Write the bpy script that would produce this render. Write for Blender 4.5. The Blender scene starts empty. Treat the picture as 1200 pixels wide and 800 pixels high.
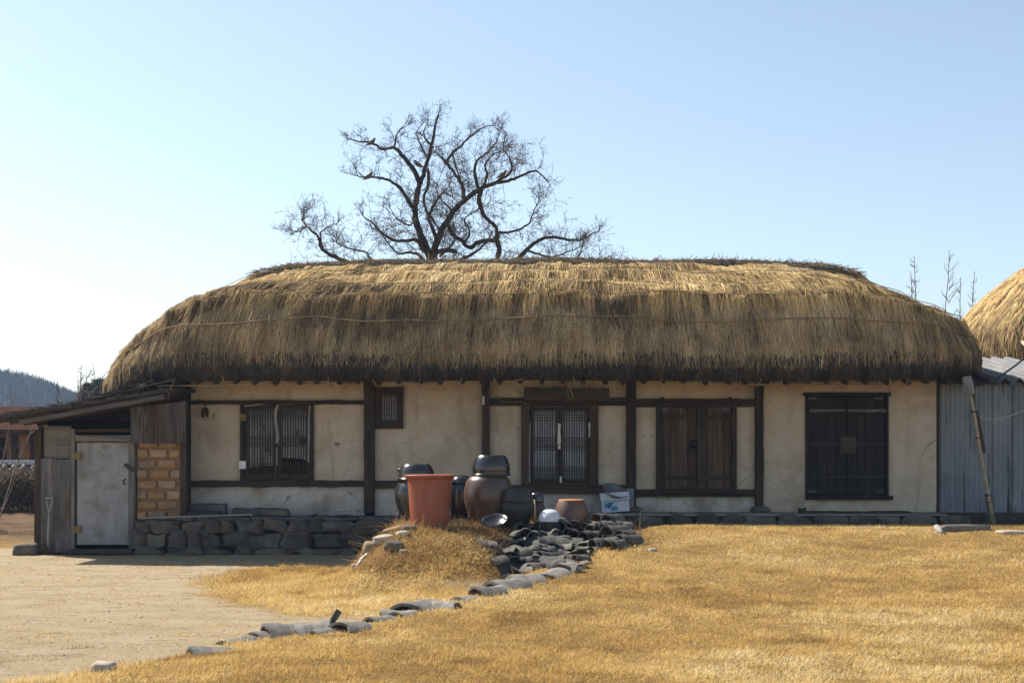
import bpy, math, random
import numpy as np
from mathutils import Vector, Matrix, Euler

random.seed(7)
rng = np.random.default_rng(11)
C = bpy.context.scene.collection
SC = bpy.context.scene
R = math.radians

# ------------------------------------------------------------------ camera, light, exposure
F, HOR, H = 1500.0, 525.0, 1.6          # focal length in photo pixels, horizon row, eye height
cam = bpy.data.cameras.new('camera')
cam.lens, cam.sensor_width = 45.0, 36.0
cam.shift_y = 125 / 1200
cam.clip_end = 3000
co = bpy.data.objects.new('camera', cam)
co.location = (0, 0, H)
co.rotation_euler = (R(90), 0, 0)
C.objects.link(co)
SC.camera = co

SUN_EL, SUN_AZ = R(46), R(-55)          # azimuth from +Y towards +X
w = bpy.data.worlds.new('World')
SC.world = w
w.use_nodes = True
nt = w.node_tree
bgn = nt.nodes['Background']
sky = nt.nodes.new('ShaderNodeTexSky')
sky.sky_type = 'NISHITA'
sky.sun_disc = False
sky.sun_elevation = SUN_EL
sky.sun_rotation = SUN_AZ
sky.air_density = 1.0
sky.dust_density = 0.7
sky.ozone_density = 1.2
hsv = nt.nodes.new('ShaderNodeHueSaturation')
hsv.inputs['Saturation'].default_value = 0.84
hsv.inputs['Hue'].default_value = 0.494
nt.links.new(sky.outputs[0], hsv.inputs['Color'])
nt.links.new(hsv.outputs[0], bgn.inputs[0])
bgn.inputs[1].default_value = 0.088
sl = bpy.data.lights.new('sun', 'SUN')
sl.energy = 5.0
sl.angle = R(0.53)
sl.color = (1.0, 0.93, 0.82)
so = bpy.data.objects.new('sun', sl)
sv = Vector((math.cos(SUN_EL) * math.sin(SUN_AZ), math.cos(SUN_EL) * math.cos(SUN_AZ), math.sin(SUN_EL)))
so.rotation_euler = (-sv).to_track_quat('-Z', 'Y').to_euler()
so.location = sv * 60
C.objects.link(so)
SC.view_settings.view_transform = 'Standard'
SC.view_settings.look = 'None'
SC.view_settings.exposure = 1.0
SC.view_settings.gamma = 1.0


# ------------------------------------------------------------------ helpers
def P(px, py, Y):
    return Vector(((px - 600) * Y / F, Y, H + (HOR - py) * Y / F))


def fx(px, Y=20.0):
    return (px - 600) * Y / F


def fz(py, Y=20.0):
    return H + (HOR - py) * Y / F


def ss(a, b, x):
    t = np.clip((np.asarray(x, float) - a) / (b - a), 0, 1)
    return t * t * (3 - 2 * t)


def vnoise(x, y, seed=0):
    x = np.asarray(x, float); y = np.asarray(y, float)
    xi = np.floor(x).astype(np.int64); yi = np.floor(y).astype(np.int64)
    xf = x - xi; yf = y - yi
    u = xf * xf * (3 - 2 * xf); v = yf * yf * (3 - 2 * yf)

    def h(a, b):
        n = (a * 374761393 + b * 668265263 + seed * 974634777) & 0x7fffffff
        n = ((n ^ (n >> 13)) * 1274126177) & 0x7fffffff
        n = n ^ (n >> 16)
        return (n & 0xffff) / 65535.0
    return (h(xi, yi) * (1 - u) + h(xi + 1, yi) * u) * (1 - v) + (h(xi, yi + 1) * (1 - u) + h(xi + 1, yi + 1) * u) * v


def fbm(x, y, seed=0, o=3):
    s = 0; a = 0.5; t = 0
    for k in range(o):
        s = s + a * vnoise(np.asarray(x) * 2 ** k, np.asarray(y) * 2 ** k, seed + k * 17); t += a; a *= 0.5
    return s / t


def link(o, parent=None):
    C.objects.link(o)
    if parent is not None:
        o.parent = parent
    return o


def tag(o, label=None, cat=None, group=None, kind=None):
    if label: o['label'] = label
    if cat:
        o['category'] = cat
        if not kind: o['kind'] = 'thing'
    if group: o['group'] = group
    if kind: o['kind'] = kind
    return o


def thing(name, label, cat, loc=(0, 0, 0), rz=0.0, group=None):
    o = bpy.data.objects.new(name, None)
    o.empty_display_size = 0.1
    o.location = loc
    o.rotation_euler = (0, 0, rz)
    C.objects.link(o)
    return tag(o, label, cat, group)


def world_loc(o):
    v = Vector((0, 0, 0))
    while o is not None:
        v = v + o.location
        o = o.parent
    return v


class MB:
    def __init__(s):
        s.v = []; s.f = []

    def add(s, vs, fs):
        b = len(s.v)
        s.v.extend([tuple(q) for q in vs])
        s.f.extend([tuple(b + i for i in q) for q in fs])
        return s

    def box(s, x0, x1, y0, y1, z0, z1, j=0.0):
        vs = [(x, y, z) for z in (z0, z1) for y in (y0, y1) for x in (x0, x1)]
        if j:
            vs = [tuple(c + random.uniform(-j, j) for c in q) for q in vs]
        return s.add(vs, [(0, 2, 3, 1), (4, 5, 7, 6), (0, 1, 5, 4), (2, 6, 7, 3), (0, 4, 6, 2), (1, 3, 7, 5)])

    def plank(s, p0, p1, w, d, up=(0, 0, 1), seg=6, j=0.006, n=None):
        """irregular timber from p0 to p1: w along 'up'-ish axis, d along the third axis"""
        p0 = Vector(p0); p1 = Vector(p1); t = (p1 - p0).normalized()
        upv = Vector(up); upv = (upv - t * upv.dot(t)).normalized(); sd = t.cross(upv)
        vs = []
        for k in range(seg + 1):
            c = p0.lerp(p1, k / seg)
            for a, b in ((-1, -1), (1, -1), (1, 1), (-1, 1)):
                q = c + upv * (a * w / 2 + random.uniform(-j, j)) + sd * (b * d / 2 + random.uniform(-j, j) * 0.5)
                vs.append(q)
        fs = []
        for k in range(seg):
            for i in range(4):
                a = k * 4 + i; b = k * 4 + (i + 1) % 4
                fs.append((a, b, b + 4, a + 4))
        fs.append((3, 2, 1, 0)); e = seg * 4
        fs.append((e, e + 1, e + 2, e + 3))
        return s.add(vs, fs)

    def tube(s, pts, rad, n=6, cap=True):
        pts = [Vector(p) for p in pts]
        if not hasattr(rad, '__len__'):
            rad = [rad] * len(pts)
        vs = []; prev = None
        for k, p in enumerate(pts):
            t = (pts[min(k + 1, len(pts) - 1)] - pts[max(k - 1, 0)])
            if t.length < 1e-9: t = Vector((0, 0, 1))
            t.normalize()
            if prev is None:
                a = Vector((0, 0, 1)) if abs(t.z) < 0.9 else Vector((1, 0, 0))
                u = t.cross(a).normalized()
            else:
                u = (prev - t * prev.dot(t))
                u = u.normalized() if u.length > 1e-6 else t.orthogonal().normalized()
            prev = u; q = t.cross(u)
            for i in range(n):
                an = 2 * math.pi * i / n
                vs.append(p + (u * math.cos(an) + q * math.sin(an)) * rad[k])
        fs = []
        for k in range(len(pts) - 1):
            for i in range(n):
                a = k * n + i; b = k * n + (i + 1) % n
                fs.append((a, b, b + n, a + n))
        if cap:
            fs.append(tuple(range(n - 1, -1, -1))); e = (len(pts) - 1) * n
            fs.append(tuple(range(e, e + n)))
        return s.add(vs, fs)

    def lathe(s, prof, c=(0, 0, 0), n=32, wob=0.0, M=None):
        vs = []
        for r, z in prof:
            for i in range(n):
                an = 2 * math.pi * i / n
                rr = r * (1 + wob * math.sin(2 * an + 1.3 + z * 3))
                q = Vector((rr * math.cos(an), rr * math.sin(an), z))
                if M is not None: q = M @ q
                vs.append((q[0] + c[0], q[1] + c[1], q[2] + c[2]))
        fs = []
        for k in range(len(prof) - 1):
            for i in range(n):
                a = k * n + i; b = k * n + (i + 1) % n
                fs.append((a, b, b + n, a + n))
        if prof[0][0] > 1e-6: fs.append(tuple(range(n - 1, -1, -1)))
        if prof[-1][0] > 1e-6:
            e = (len(prof) - 1) * n
            fs.append(tuple(range(e, e + n)))
        return s.add(vs, fs)

    def stone(s, c, hx, hy, hz, seed=0, e=0.55, n=8, rough=0.10, rot=None):
        """rounded irregular block (superquadric with noise)"""
        rs = random.Random(seed)
        ph = [rs.uniform(0, 6.28) for _ in range(6)]
        M = rot if rot is not None else Matrix.Identity(3)
        vs = []; m = n * 2

        def pw(v):
            return math.copysign(abs(v) ** e, v)
        for i in range(n + 1):
            la = -math.pi / 2 + math.pi * i / n
            for k in range(m):
                lo = 2 * math.pi * k / m
                x = pw(math.cos(la)) * pw(math.cos(lo)); y = pw(math.cos(la)) * pw(math.sin(lo)); z = pw(math.sin(la))
                d = 1 + rough * (math.sin(2.3 * x + ph[0] + 1.7 * z) + math.sin(3.1 * y + ph[1] - 2.2 * x) + 0.7 * math.sin(4.4 * z + ph[2] + 3 * x)) * 0.6
                d += rough * 0.9 * (float(vnoise(x * 2.6 + ph[3] * 9, y * 2.6 + z * 2.1 + ph[4] * 7, 3)) - 0.5) + rough * 0.5 * (float(vnoise(x * 6 + ph[5] * 9 + y * 4, z * 6 + ph[4] * 7, 5)) - 0.5)
                q = M @ Vector((x * hx * d, y * hy * d, z * hz * d))
                vs.append((c[0] + q.x, c[1] + q.y, c[2] + q.z))
        fs = []
        for i in range(n):
            for k in range(m):
                a = i * m + k; b = i * m + (k + 1) % m
                fs.append((a, b, b + m, a + m))
        return s.add(vs, fs)

    def build(s, name, mat, parent=None, smooth=False, bevel=0.0, label=None, origin=None):
        me = bpy.data.meshes.new(name)
        off = world_loc(parent) if parent is not None else (Vector(origin) if origin is not None else Vector((0, 0, 0)))
        a = np.array(s.v, float) - np.array(off)
        me.from_pydata(a.tolist(), [], s.f)
        me.materials.append(mat)
        me.update()
        if smooth:
            me.polygons.foreach_set('use_smooth', [True] * len(me.polygons))
        o = bpy.data.objects.new(name, me)
        if parent is None and origin is not None:
            o.location = origin
        link(o, parent)
        if bevel:
            b = o.modifiers.new('bevel', 'BEVEL'); b.width = bevel; b.segments = 2; b.limit_method = 'ANGLE'
        if label: o['label'] = label
        return o


def np_mesh(name, verts, faces, mat, attrs=None, smooth=False, parent=None):
    """fast mesh from (N,3) verts and (M,k) faces with float point attributes"""
    me = bpy.data.meshes.new(name)
    n = len(verts); m, k = faces.shape
    off = np.array(world_loc(parent)) if parent is not None else 0
    me.vertices.add(n); me.vertices.foreach_set('co', np.ascontiguousarray(verts - off, np.float32).ravel())
    me.loops.add(m * k); me.loops.foreach_set('vertex_index', np.ascontiguousarray(faces, np.int32).ravel())
    me.polygons.add(m)
    me.polygons.foreach_set('loop_start', np.arange(0, m * k, k, dtype=np.int32))
    me.polygons.foreach_set('loop_total', np.full(m, k, np.int32))
    if smooth: me.polygons.foreach_set('use_smooth', np.ones(m, bool))
    me.update(calc_edges=True)
    for an, av in (attrs or {}).items():
        at = me.attributes.new(an, 'FLOAT', 'POINT')
        at.data.foreach_set('value', np.ascontiguousarray(av, np.float32))
    me.materials.append(mat)
    o = bpy.data.objects.new(name, me)
    link(o, parent)
    return o


# ------------------------------------------------------------------ materials
def mk(name):
    m = bpy.data.materials.new(name); m.use_nodes = True
    n = m.node_tree.nodes; l = m.node_tree.links
    return m, n, l, n['Principled BSDF']


def ramp(n, stops):
    r = n.new('ShaderNodeValToRGB')
    e = r.color_ramp.elements
    while len(e) < len(stops): e.new(0.5)
    for i, (p, c) in enumerate(stops):
        e[i].position = p; e[i].color = (c[0], c[1], c[2], 1)
    return r


def surf(name, stops, scale=(4, 4, 4), detail=6, rough=0.85, bump=0.3, bscale=None, stain=None, spec=0.3, dist=0.05, rand=0.0, isl=0.0, metal=0.0, nrough=0.6, coat=0.0):
    """noise-coloured surface; scale stretches the grain; stain=(scale, colour, amount) lays blotches of their own shape over it"""
    m, n, l, b = mk(name)
    tc = n.new('ShaderNodeTexCoord'); mp = n.new('ShaderNodeMapping')
    mp.inputs['Scale'].default_value = scale
    l.new(tc.outputs['Object'], mp.inputs[0])
    nz = n.new('ShaderNodeTexNoise'); nz.inputs['Scale'].default_value = 1.0; nz.inputs['Detail'].default_value = detail; nz.inputs['Roughness'].default_value = nrough
    l.new(mp.outputs[0], nz.inputs['Vector'])
    rp = ramp(n, stops); l.new(nz.outputs[0], rp.inputs[0])
    col = rp.outputs[0]
    if stain:
        for (ssc, scol, amt, lo, hi) in (stain if isinstance(stain, list) else [stain]):
            m2 = n.new('ShaderNodeMapping'); m2.inputs['Scale'].default_value = ssc if hasattr(ssc, '__len__') else (ssc,) * 3
            m2.inputs['Location'].default_value = (3.7 * len(n), 1.1, 0.4)
            l.new(tc.outputs['Object'], m2.inputs[0])
            n2 = n.new('ShaderNodeTexNoise'); n2.inputs['Scale'].default_value = 1.0; n2.inputs['Detail'].default_value = 5
            l.new(m2.outputs[0], n2.inputs['Vector'])
            mr = n.new('ShaderNodeMapRange'); mr.inputs[1].default_value = lo; mr.inputs[2].default_value = hi; mr.inputs[3].default_value = 0; mr.inputs[4].default_value = amt
            l.new(n2.outputs[0], mr.inputs[0])
            mx = n.new('ShaderNodeMix'); mx.data_type = 'RGBA'
            l.new(mr.outputs[0], mx.inputs[0]); l.new(col, mx.inputs[6]); mx.inputs[7].default_value = (*scol, 1)
            col = mx.outputs[2]
    if rand:
        oi = n.new('ShaderNodeObjectInfo'); mr = n.new('ShaderNodeMapRange'); mr.inputs[3].default_value = 1 - rand; mr.inputs[4].default_value = 1 + rand
        l.new(oi.outputs['Random'], mr.inputs[0])
        hs = n.new('ShaderNodeHueSaturation'); l.new(mr.outputs[0], hs.inputs['Value']); l.new(col, hs.inputs['Color']); col = hs.outputs[0]
    if isl:
        ge = n.new('ShaderNodeNewGeometry'); mr = n.new('ShaderNodeMapRange'); mr.inputs[3].default_value = 1 - isl; mr.inputs[4].default_value = 1 + isl
        l.new(ge.outputs['Random Per Island'], mr.inputs[0])
        hs = n.new('ShaderNodeHueSaturation'); l.new(mr.outputs[0], hs.inputs['Value']); l.new(col, hs.inputs['Color'])
        m3 = n.new('ShaderNodeMath'); m3.operation = 'MULTIPLY_ADD'; m3.inputs[1].default_value = 0.35; m3.inputs[2].default_value = 0.8
        mu = n.new('ShaderNodeMath'); mu.operation = 'FRACT'; mm = n.new('ShaderNodeMath'); mm.operation = 'MULTIPLY'; mm.inputs[1].default_value = 7.31
        l.new(ge.outputs['Random Per Island'], mm.inputs[0]); l.new(mm.outputs[0], mu.inputs[0]); l.new(mu.outputs[0], m3.inputs[0]); l.new(m3.outputs[0], hs.inputs['Saturation'])
        col = hs.outputs[0]
    l.new(col, b.inputs['Base Color'])
    b.inputs['Roughness'].default_value = rough
    b.inputs['Specular IOR Level'].default_value = spec
    b.inputs['Metallic'].default_value = metal
    if coat: b.inputs['Coat Weight'].default_value = coat
    if bump:
        nb = n.new('ShaderNodeTexNoise'); nb.inputs['Scale'].default_value = 1; nb.inputs['Detail'].default_value = 8
        mb = n.new('ShaderNodeMapping'); mb.inputs['Scale'].default_value = bscale or tuple(q * 2.5 for q in scale)
        l.new(tc.outputs['Object'], mb.inputs[0]); l.new(mb.outputs[0], nb.inputs['Vector'])
        bp = n.new('ShaderNodeBump'); bp.inputs['Strength'].default_value = bump; bp.inputs['Distance'].default_value = dist
        l.new(nb.outputs[0], bp.inputs['Height']); l.new(bp.outputs[0], b.inputs['Normal'])
    return m


def blade_mat(name, stops, transl=0.35, rough=0.8, attr='tint'):
    m, n, l, b = mk(name)
    at = n.new('ShaderNodeAttribute'); at.attribute_name = attr
    rp = ramp(n, stops); l.new(at.outputs['Fac'], rp.inputs[0])
    l.new(rp.outputs[0], b.inputs['Base Color'])
    b.inputs['Roughness'].default_value = rough; b.inputs['Specular IOR Level'].default_value = 0.15
    if transl:
        tr = n.new('ShaderNodeBsdfTranslucent'); l.new(rp.outputs[0], tr.inputs[0])
        mx = n.new('ShaderNodeMixShader'); mx.inputs[0].default_value = transl
        l.new(b.outputs[0], mx.inputs[1]); l.new(tr.outputs[0], mx.inputs[2])
        l.new(mx.outputs[0], n['Material Output'].inputs[0])
    return m


def plain(name, c, rough=0.6, spec=0.4, metal=0.0):
    return surf(name, [(0.3, tuple(q * 0.85 for q in c)), (0.7, tuple(min(1, q * 1.12) for q in c))], scale=(9, 9, 9), rough=rough, spec=spec, metal=metal, bump=0.08, dist=0.01)


M = {}
M['plaster'] = surf('plaster', [(0.25, (0.38, 0.31, 0.23)), (0.5, (0.48, 0.40, 0.305)), (0.8, (0.55, 0.475, 0.38))], scale=(1.6, 1.6, 2.2), rough=0.95, bump=0.5, bscale=(14, 14, 20), dist=0.03, spec=0.1, nrough=0.7,
                    stain=[((1.3, 1.3, 0.9), (0.25, 0.185, 0.125), 0.6, 0.52, 0.74), ((7, 7, 1.1), (0.28, 0.22, 0.16), 0.5, 0.55, 0.70), ((45, 45, 45), (0.56, 0.48, 0.38), 0.4, 0.55, 0.75), ((3.1, 3.1, 3.6), (0.52, 0.455, 0.375), 0.65, 0.50, 0.64), ((16, 16, 16), (0.17, 0.12, 0.08), 0.6, 0.66, 0.74)])
M['plaster_low'] = surf('plaster_low', [(0.25, (0.38, 0.335, 0.28)), (0.5, (0.49, 0.445, 0.39)), (0.8, (0.57, 0.525, 0.47))], scale=(1.8, 1.8, 3.5), rough=0.95, bump=0.5, bscale=(16, 16, 22), dist=0.03, spec=0.1, nrough=0.7,
                        stain=[((2.2, 2.2, 1.6), (0.21, 0.165, 0.12), 0.75, 0.50, 0.68), ((45, 45, 45), (0.58, 0.53, 0.47), 0.35, 0.55, 0.75), ((14, 14, 14), (0.16, 0.12, 0.09), 0.6, 0.64, 0.72)])


def cracks(mat, sc, colr, wid, lo, hi):
    n = mat.node_tree.nodes; l = mat.node_tree.links; b = n['Principled BSDF']
    src = b.inputs['Base Color'].links[0].from_socket
    tc = n.new('ShaderNodeTexCoord'); wn = n.new('ShaderNodeTexNoise'); wn.inputs['Scale'].default_value = 2.2; wn.inputs['Detail'].default_value = 6
    l.new(tc.outputs['Object'], wn.inputs['Vector'])
    va = n.new('ShaderNodeVectorMath'); va.operation = 'MULTIPLY_ADD'; va.inputs[1].default_value = (0.5, 0.5, 0.5); l.new(wn.outputs['Color'], va.inputs[0]); l.new(tc.outputs['Object'], va.inputs[2])
    vo = n.new('ShaderNodeTexVoronoi'); vo.feature = 'DISTANCE_TO_EDGE'; vo.inputs['Scale'].default_value = sc; l.new(va.outputs[0], vo.inputs['Vector'])
    m1 = n.new('ShaderNodeMapRange'); m1.inputs[1].default_value = wid * .3; m1.inputs[2].default_value = wid; m1.inputs[3].default_value = 1; m1.inputs[4].default_value = 0; l.new(vo.outputs['Distance'], m1.inputs[0])
    gn = n.new('ShaderNodeTexNoise'); gn.inputs['Scale'].default_value = 1.1; l.new(tc.outputs['Object'], gn.inputs['Vector'])
    m2 = n.new('ShaderNodeMapRange'); m2.inputs[1].default_value = lo; m2.inputs[2].default_value = hi; l.new(gn.outputs[0], m2.inputs[0])
    mu = n.new('ShaderNodeMath'); mu.operation = 'MULTIPLY'; l.new(m1.outputs[0], mu.inputs[0]); l.new(m2.outputs[0], mu.inputs[1])
    mx = n.new('ShaderNodeMix'); mx.data_type = 'RGBA'; l.new(mu.outputs[0], mx.inputs[0]); l.new(src, mx.inputs[6]); mx.inputs[7].default_value = (*colr, 1)
    l.new(mx.outputs[2], b.inputs['Base Color'])


cracks(M['plaster'], 1.3, (0.20, 0.15, 0.105), 0.008, 0.52, 0.64)
cracks(M['plaster_low'], 1.6, (0.19, 0.15, 0.115), 0.009, 0.50, 0.62)
WS = [(0.25, (0.018, 0.012, 0.009)), (0.55, (0.045, 0.030, 0.020)), (0.8, (0.085, 0.060, 0.042))]
M['wood_v'] = surf('wood_upright', WS, scale=(16, 16, 1.2), rough=0.8, bump=0.5, dist=0.015, rand=0.25, stain=((5, 5, 1.5), (0.10, 0.085, 0.07), 0.4, 0.55, 0.75))
M['wood_h'] = surf('wood_level', WS, scale=(1.2, 16, 16), rough=0.8, bump=0.5, dist=0.015, rand=0.25, stain=((1.5, 5, 5), (0.10, 0.085, 0.07), 0.4, 0.55, 0.75))
BS = [(0.25, (0.024, 0.015, 0.010)), (0.5, (0.062, 0.038, 0.023)), (0.8, (0.145, 0.09, 0.054))]
M['door_brown'] = surf('brown_door_wood', BS, scale=(14, 14, 0.9), rough=0.75, bump=0.5, dist=0.012, isl=0.35, stain=[((2.5, 2.5, 2.0), (0.02, 0.013, 0.01), 0.8, 0.52, 0.7), ((9, 9, 0.5), (0.03, 0.02, 0.015), 0.6, 0.55, 0.7)])
M['frame_brown'] = surf('brown_frame_wood', [(0.3, (0.03, 0.017, 0.010)), (0.75, (0.075, 0.043, 0.026))], scale=(10, 10, 1.2), rough=0.75, bump=0.4, dist=0.012, rand=0.2)
KS = [(0.25, (0.006, 0.005, 0.0045)), (0.55, (0.013, 0.0105, 0.009)), (0.85, (0.038, 0.030, 0.025))]
M['door_black'] = surf('black_door_wood', KS, scale=(16, 16, 1.0), rough=0.7, bump=0.5, dist=0.012, isl=0.3, stain=((10, 10, 1.4), (0.07, 0.055, 0.045), 0.5, 0.6, 0.75))
M['batten_black'] = surf('black_batten_wood', [(0.25, (0.008, 0.007, 0.006)), (0.8, (0.042, 0.035, 0.03))], scale=(1.2, 14, 14), rough=0.75, bump=0.4, dist=0.01)
M['batten_pale'] = surf('worn_batten_wood', [(0.25, (0.05, 0.045, 0.04)), (0.8, (0.2, 0.18, 0.16))], scale=(2, 14, 14), rough=0.8, bump=0.4, dist=0.01)
M['lattice'] = surf('lattice_wood', [(0.3, (0.022, 0.015, 0.011)), (0.8, (0.065, 0.047, 0.036))], scale=(10, 10, 10), rough=0.75, bump=0.2, dist=0.006)
M['paper'] = surf('door_paper', [(0.3, (0.36, 0.38, 0.41)), (0.7, (0.52, 0.54, 0.57))], scale=(3, 3, 5), rough=0.9, bump=0.2, dist=0.01, stain=((5, 5, 5), (0.12, 0.11, 0.10), 0.7, 0.6, 0.72))
M['paper_old'] = surf('torn_door_paper', [(0.3, (0.20, 0.20, 0.21)), (0.7, (0.36, 0.36, 0.375))], scale=(3, 3, 5), rough=0.9, bump=0.2, dist=0.01, stain=((6, 6, 6), (0.03, 0.03, 0.03), 0.9, 0.55, 0.68))
M['tape'] = plain('peeling_paper', (0.55, 0.54, 0.53), 0.8)
M['tape_old'] = plain('dusty_paper', (0.26, 0.25, 0.24), 0.85)
M['sticker'] = plain('sticker_white', (0.7, 0.74, 0.76), 0.5)
M['yellow'] = plain('yellowed_paper', (0.17, 0.125, 0.045), 0.8)
M['void'] = plain('dark_interior', (0.012, 0.011, 0.010), 0.95, 0.0)  # near-black colour painted in for the shade inside the buildings
M['iron'] = surf('old_iron', [(0.3, (0.012, 0.011, 0.011)), (0.7, (0.04, 0.035, 0.032))], scale=(20, 20, 20), rough=0.55, metal=0.4, bump=0.3, dist=0.005)
M['grey_wood'] = surf('weathered_grey_wood', [(0.25, (0.07, 0.062, 0.055)), (0.55, (0.16, 0.145, 0.13)), (0.85, (0.27, 0.25, 0.225))], scale=(1.5, 16, 16), rough=0.85, bump=0.5, dist=0.01, rand=0.15)
M['grey_wood_v'] = surf('weathered_grey_wood_upright', [(0.25, (0.06, 0.055, 0.05)), (0.55, (0.14, 0.13, 0.12)), (0.85, (0.25, 0.235, 0.215))], scale=(16, 16, 1.5), rough=0.85, bump=0.5, dist=0.01, rand=0.15)
M['dark_board'] = surf('dark_weathered_board', [(0.25, (0.028, 0.023, 0.020)), (0.6, (0.065, 0.053, 0.045)), (0.85, (0.11, 0.095, 0.08))], scale=(1.5, 18, 18), rough=0.85, bump=0.5, dist=0.01)
M['fascia'] = surf('dull_fascia_board', [(0.25, (0.045, 0.04, 0.035)), (0.6, (0.10, 0.09, 0.08)), (0.85, (0.17, 0.155, 0.14))], scale=(1.5, 18, 18), rough=0.85, bump=0.5, dist=0.01)
M['bamboo'] = surf('pale_pole', [(0.3, (0.22, 0.17, 0.11)), (0.7, (0.42, 0.34, 0.24))], scale=(3, 12, 12), rough=0.7, bump=0.2, dist=0.005)
M['stone'] = surf('field_stone', [(0.25, (0.045, 0.038, 0.031)), (0.5, (0.105, 0.09, 0.073)), (0.8, (0.19, 0.165, 0.135))], scale=(4, 4, 5), rough=0.9, isl=0.35, bump=0.9, bscale=(14, 14, 14), dist=0.03, stain=[((2.2, 2.2, 3.0), (0.12, 0.088, 0.062), 0.55, 0.5, 0.7), ((3.1, 3.1, 4), (0.045, 0.05, 0.055), 0.6, 0.52, 0.7)])
M['slab'] = surf('slate_slab', [(0.25, (0.045, 0.048, 0.053)), (0.5, (0.085, 0.088, 0.094)), (0.8, (0.14, 0.14, 0.142))], scale=(4, 4, 4), rough=0.8, bump=0.5, dist=0.015, rand=0.25)
M['mortar'] = surf('dark_earth_joint', [(0.3, (0.03, 0.027, 0.024)), (0.7, (0.07, 0.062, 0.054))], scale=(6, 6, 6), rough=1.0, bump=0.6, dist=0.03)
M['concrete'] = surf('cement_step', [(0.3, (0.16, 0.145, 0.125)), (0.7, (0.26, 0.24, 0.21))], scale=(3, 3, 3), rough=0.95, bump=0.4, dist=0.02, stain=((2, 2, 2), (0.10, 0.085, 0.07), 0.5, 0.5, 0.7))
M['brick'] = surf('mud_brick', [(0.25, (0.22, 0.13, 0.07)), (0.5, (0.31, 0.19, 0.105)), (0.8, (0.38, 0.255, 0.155))], scale=(5, 5, 7), rough=0.97, bump=0.7, bscale=(22, 22, 22), dist=0.025, spec=0.1, isl=0.18, stain=[((3, 3, 3), (0.20, 0.12, 0.065), 0.6, 0.48, 0.68), ((18, 18, 18), (0.36, 0.27, 0.18), 0.5, 0.55, 0.7)])
M['mud'] = surf('mud_joint', [(0.3, (0.19, 0.12, 0.068)), (0.7, (0.29, 0.185, 0.108))], scale=(8, 8, 8), rough=1.0, bump=0.6, dist=0.02, spec=0.1)
M['sheet_door'] = surf('pale_painted_door', [(0.25, (0.17, 0.17, 0.175)), (0.5, (0.26, 0.26, 0.265)), (0.8, (0.34, 0.335, 0.33))], scale=(2.5, 2.5, 2.0), rough=0.6, bump=0.15, dist=0.01, stain=[((6, 6, 0.8), (0.12, 0.11, 0.10), 0.7, 0.5, 0.72), ((3, 3, 5), (0.14, 0.125, 0.105), 0.7, 0.52, 0.7), ((22, 22, 22), (0.10, 0.075, 0.055), 0.7, 0.64, 0.72)])
M['rust_sheet'] = surf('rusty_sheet', [(0.25, (0.045, 0.040, 0.038)), (0.5, (0.10, 0.09, 0.088)), (0.8, (0.20, 0.195, 0.195))], scale=(7, 7, 1.3), rough=0.7, bump=0.3, dist=0.01, stain=[((5, 5, 1.1), (0.075, 0.040, 0.024), 0.85, 0.48, 0.62), ((11, 11, 1.5), (0.24, 0.25, 0.27), 0.5, 0.58, 0.7)])
M['blue_sheet'] = surf('blue_grey_corrugated', [(0.25, (0.14, 0.163, 0.19)), (0.5, (0.20, 0.225, 0.25)), (0.8, (0.27, 0.29, 0.31))], scale=(3, 3, 0.8), rough=0.55, bump=0.1, dist=0.01, stain=[((11, 11, 0.8), (0.035, 0.03, 0.028), 0.9, 0.585, 0.65), ((3, 3, 1.2), (0.10, 0.11, 0.13), 0.6, 0.5, 0.68), ((6, 6, 1.6), (0.13, 0.075, 0.045), 0.6, 0.6, 0.7)], metal=0.1)
M['zinc'] = surf('zinc_roof_sheet', [(0.3, (0.085, 0.085, 0.09)), (0.7, (0.14, 0.14, 0.145))], scale=(3, 2, 3), rough=0.6, bump=0.1, dist=0.01, stain=((4, 2, 4), (0.22, 0.20, 0.19), 0.6, 0.55, 0.7))
M['glaze_black'] = surf('black_onggi_glaze', [(0.3, (0.010, 0.010, 0.012)), (0.7, (0.028, 0.026, 0.028))], scale=(4, 4, 6), rough=0.22, spec=0.7, bump=0.12, bscale=(3, 3, 26), dist=0.01, stain=((3, 3, 5), (0.06, 0.04, 0.025), 0.5, 0.52, 0.7))
M['glaze_brown'] = surf('brown_onggi_glaze', [(0.3, (0.055, 0.032, 0.024)), (0.7, (0.10, 0.06, 0.045))], scale=(3, 3, 4), rough=0.33, spec=0.55, bump=0.12, bscale=(3, 3, 24), dist=0.01, stain=((3, 3, 2), (0.14, 0.095, 0.07), 0.5, 0.52, 0.72))
M['glaze_dull'] = surf('dusty_dark_glaze', [(0.3, (0.022, 0.021, 0.022)), (0.7, (0.05, 0.046, 0.044))], scale=(4, 4, 5), rough=0.6, spec=0.4, bump=0.15, bscale=(4, 4, 20), dist=0.01)
M['glaze_mixed'] = surf('reddish_pot_glaze', [(0.3, (0.05, 0.035, 0.035)), (0.5, (0.10, 0.06, 0.045)), (0.75, (0.24, 0.12, 0.05))], scale=(3, 3, 2), rough=0.5, spec=0.4, bump=0.2, bscale=(3, 3, 26), dist=0.012)
M['clay'] = plain('bare_clay', (0.42, 0.17, 0.07), 0.9, 0.2)
M['red_plastic'] = surf('red_brown_plastic', [(0.3, (0.235, 0.060, 0.032)), (0.7, (0.29, 0.080, 0.044))], scale=(2, 2, 2), rough=0.5, spec=0.35, bump=0.05, dist=0.01, stain=[((3, 3, 1.5), (0.32, 0.14, 0.095), 0.6, 0.5, 0.75), ((14, 14, 2), (0.17, 0.055, 0.036), 0.6, 0.55, 0.7), ((40, 40, 40), (0.36, 0.20, 0.15), 0.5, 0.64, 0.74)])
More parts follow.
